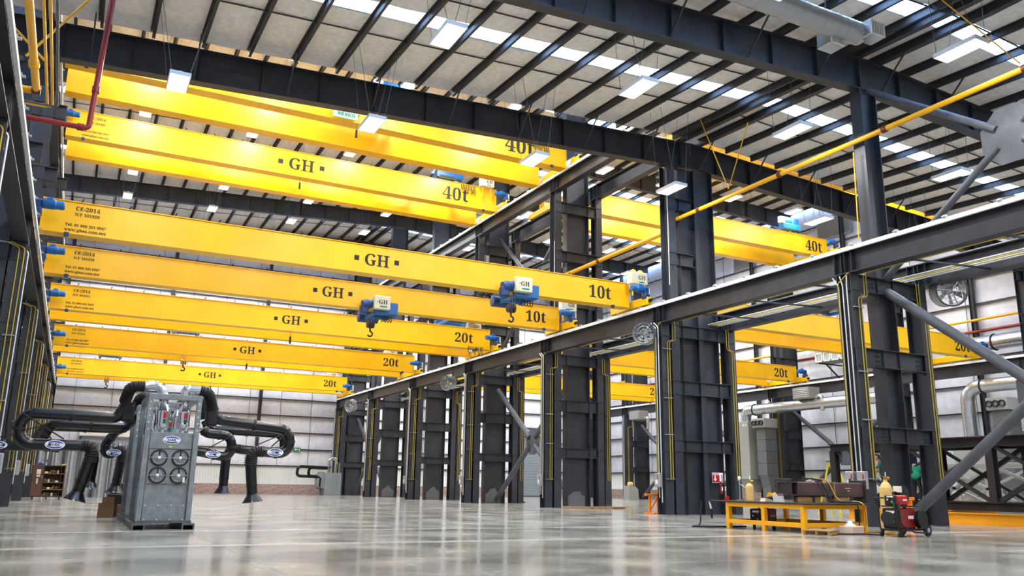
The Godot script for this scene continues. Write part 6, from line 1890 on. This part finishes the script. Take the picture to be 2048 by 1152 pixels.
func person(label: String, at: Vector3, turn: float, lean: float, shirt: String) -> void:
	var t := thing("person", label, "person", at)
	t.rotation.y = turn
	var V := func(x, y, z) -> Vector3: return Vector3(x, y, z)
	# forward is +z local
	var hip := Vector3(0, 0.92, -0.05)
	var up := Vector3(0, cos(lean), sin(lean))
	var fw := Vector3(0, -sin(lean), cos(lean))
	var chest := hip + up * 0.42
	var neck := hip + up * 0.60
	var head := neck + up * 0.17 + fw * 0.06
	var torso := [[hip + Vector3(-0.07, 0, 0), hip + Vector3(0.07, 0, 0), 0.125, 0.125], [hip, chest, 0.135, 0.15], [chest + Vector3(-0.1, 0, 0), chest + Vector3(0.1, 0, 0), 0.12, 0.12], [chest + up * 0.1 + Vector3(-0.17, 0, 0), chest + up * 0.1 + Vector3(0.17, 0, 0), 0.075, 0.075], [chest, neck, 0.1, 0.065]]
	var hands := []
	var arms := []
	for s in [-1, 1]:
		var sh: Vector3 = chest + up * 0.1 + Vector3(s * 0.2, 0, 0)
		var el: Vector3 = sh + Vector3(s * 0.05, -0.25, 0.12)
		var wr: Vector3 = el + Vector3(-s * 0.04, -0.12, 0.22)
		torso.append([sh, sh.lerp(el, 0.75), 0.07, 0.056])
		arms.append([sh.lerp(el, 0.6), el, 0.045, 0.043]); arms.append([el, wr, 0.043, 0.03])
		hands.append([wr, (wr - el).normalized(), s])
	var lg := []
	for s in [-1, 1]:
		var h0: Vector3 = hip + Vector3(s * 0.09, -0.02, 0)
		var kn := Vector3(s * 0.11, 0.50, 0.03 + s * 0.03)
		var an := Vector3(s * 0.12, 0.09, -0.04 + s * 0.05)
		lg.append([h0, kn, 0.095, 0.065]); lg.append([kn, an, 0.065, 0.05])
	var b := sdf_mesh(torso, 0.06, 0.024)
	put(t, "shirt", b, shirt)
	b = sdf_mesh(lg + [[hip + Vector3(-0.06, -0.02, 0), hip + Vector3(0.06, -0.02, 0), 0.12, 0.12]], 0.05, 0.024)
	put(t, "trousers", b, "trousers")
	for s in [-1, 1]:
		var an := Vector3(s * 0.12, 0.05, -0.04 + s * 0.05)
		b = sdf_mesh([[an, an + Vector3(s * 0.02, -0.005, 0.17), 0.05, 0.042]], 0.03, 0.014)
		put(t, "shoe", b, "rubber")
	b = sdf_mesh([[neck - up * 0.05, head, 0.052, 0.05], [head + up * 0.05, head + up * 0.09 - fw * 0.01, 0.088, 0.085], [head - up * 0.03 + fw * 0.03, head + up * 0.05 + fw * 0.02, 0.06, 0.078], [head + fw * 0.09 + up * 0.03, head + fw * 0.105 + up * 0.0, 0.012, 0.017], [head + fw * 0.07 - up * 0.045, head + fw * 0.075 - up * 0.04, 0.022, 0.02], [head + Vector3(-0.085, 0, 0) + up * 0.03, head + Vector3(-0.09, 0, 0) + up * 0.06, 0.014, 0.016], [head + Vector3(0.085, 0, 0) + up * 0.03, head + Vector3(0.09, 0, 0) + up * 0.06, 0.014, 0.016]] , 0.02, 0.011)
	put(t, "head", b, "skin")
	b = sdf_mesh([[head + up * 0.1 - fw * 0.03, head + up * 0.12 + fw * 0.02, 0.085, 0.078], [head + up * 0.02 - fw * 0.05, head + up * 0.08 - fw * 0.04, 0.065, 0.08]], 0.03, 0.014)
	put(t, "hair", b, "hair")
	for s in [-1, 1]:
		b = mb(); b.lathe(head + fw * 0.088 + up * 0.045 + Vector3(s * 0.032, 0, 0), fw, [[0.012, 0], [0.008, 0.006], [0, 0.008]], 8)
		put(t, "eye", b, "hair")
	b = sdf_mesh(arms, 0.02, 0.013)
	put(t, "forearms", b, "skin")
	for h in hands:
		var w: Vector3 = h[0]
		var d: Vector3 = h[1]
		var side := Vector3(h[2], 0, 0)
		var dn: Vector3 = d.cross(side).normalized() * -float(h[2])
		var caps := [[w, w + d * 0.07, 0.028, 0.03], [w + d * 0.07 - side * 0.025, w + d * 0.07 + side * 0.025, 0.019, 0.019]]
		for k in 4:
			var r: Vector3 = w + d * 0.085 + side * (-0.03 + 0.02 * k)
			var L: float = [0.032, 0.038, 0.036, 0.028][k]
			caps.append([r, r + d * L, 0.009, 0.0085]); caps.append([r + d * L, r + d * L * 1.6 + dn * L * 0.7, 0.0085, 0.0075])
		caps.append([w + d * 0.03 - side * 0.03, w + d * 0.07 - side * 0.06, 0.011, 0.009])
		b = sdf_mesh(caps, 0.008, 0.006)
		put(t, "hand", b, "skin")

func build_people() -> void:
	person("person in a bright green shirt and dark trousers leaning forward inside the brown truss", Vector3(29.75, 0.78, -22.5), 1.9, 0.9, "shirt_green")
	person("person in a dark green shirt and dark trousers half hidden between column and truss", Vector3(29.68, 0.78, -24.0), -2.4, 0.2, "shirt_dark_green")

# ------------------------------------------------------------------
func _ready() -> void:
	cam_basis = Basis.from_euler(Vector3(deg_to_rad(13.4), deg_to_rad(-27.34), deg_to_rad(0.86)), EULER_ORDER_YXZ)
	var cam := Camera3D.new()
	cam.name = "camera"
	add_child(cam)
	cam.transform = Transform3D(cam_basis, EYE)
	cam.fov = rad_to_deg(2.0 * atan(576.0 / F))
	cam.far = 400.0
	cam.current = true
	var we := WorldEnvironment.new()
	we.name = "world"
	var env := Environment.new()
	env.background_mode = Environment.BG_SKY
	var sky := Sky.new()
	var sm := ProceduralSkyMaterial.new()
	sm.sky_top_color = Color(0.62, 0.78, 1.0)
	sm.sky_horizon_color = Color(0.85, 0.92, 1.0)
	sm.ground_bottom_color = Color(0.4, 0.4, 0.38)
	sm.ground_horizon_color = Color(0.7, 0.72, 0.72)
	sm.sky_energy_multiplier = 4.0
	sky.sky_material = sm
	env.sky = sky
	env.tonemap_mode = Environment.TONE_MAPPER_LINEAR
	env.tonemap_exposure = 1.0
	env.sdfgi_enabled = true
	env.ssao_enabled = true
	env.ssil_enabled = true
	we.environment = env
	add_child(we)
	var lamp_low := 36.0
	var lamp_high := 53.0
	make_materials()
	build_shell()
	build_steel()
	build_cranes()
	build_lamps(lamp_low, lamp_high)
	build_services()
	build_collectors()
	build_left_corner()
	build_weld_area()
	build_second_bay()
	build_people()
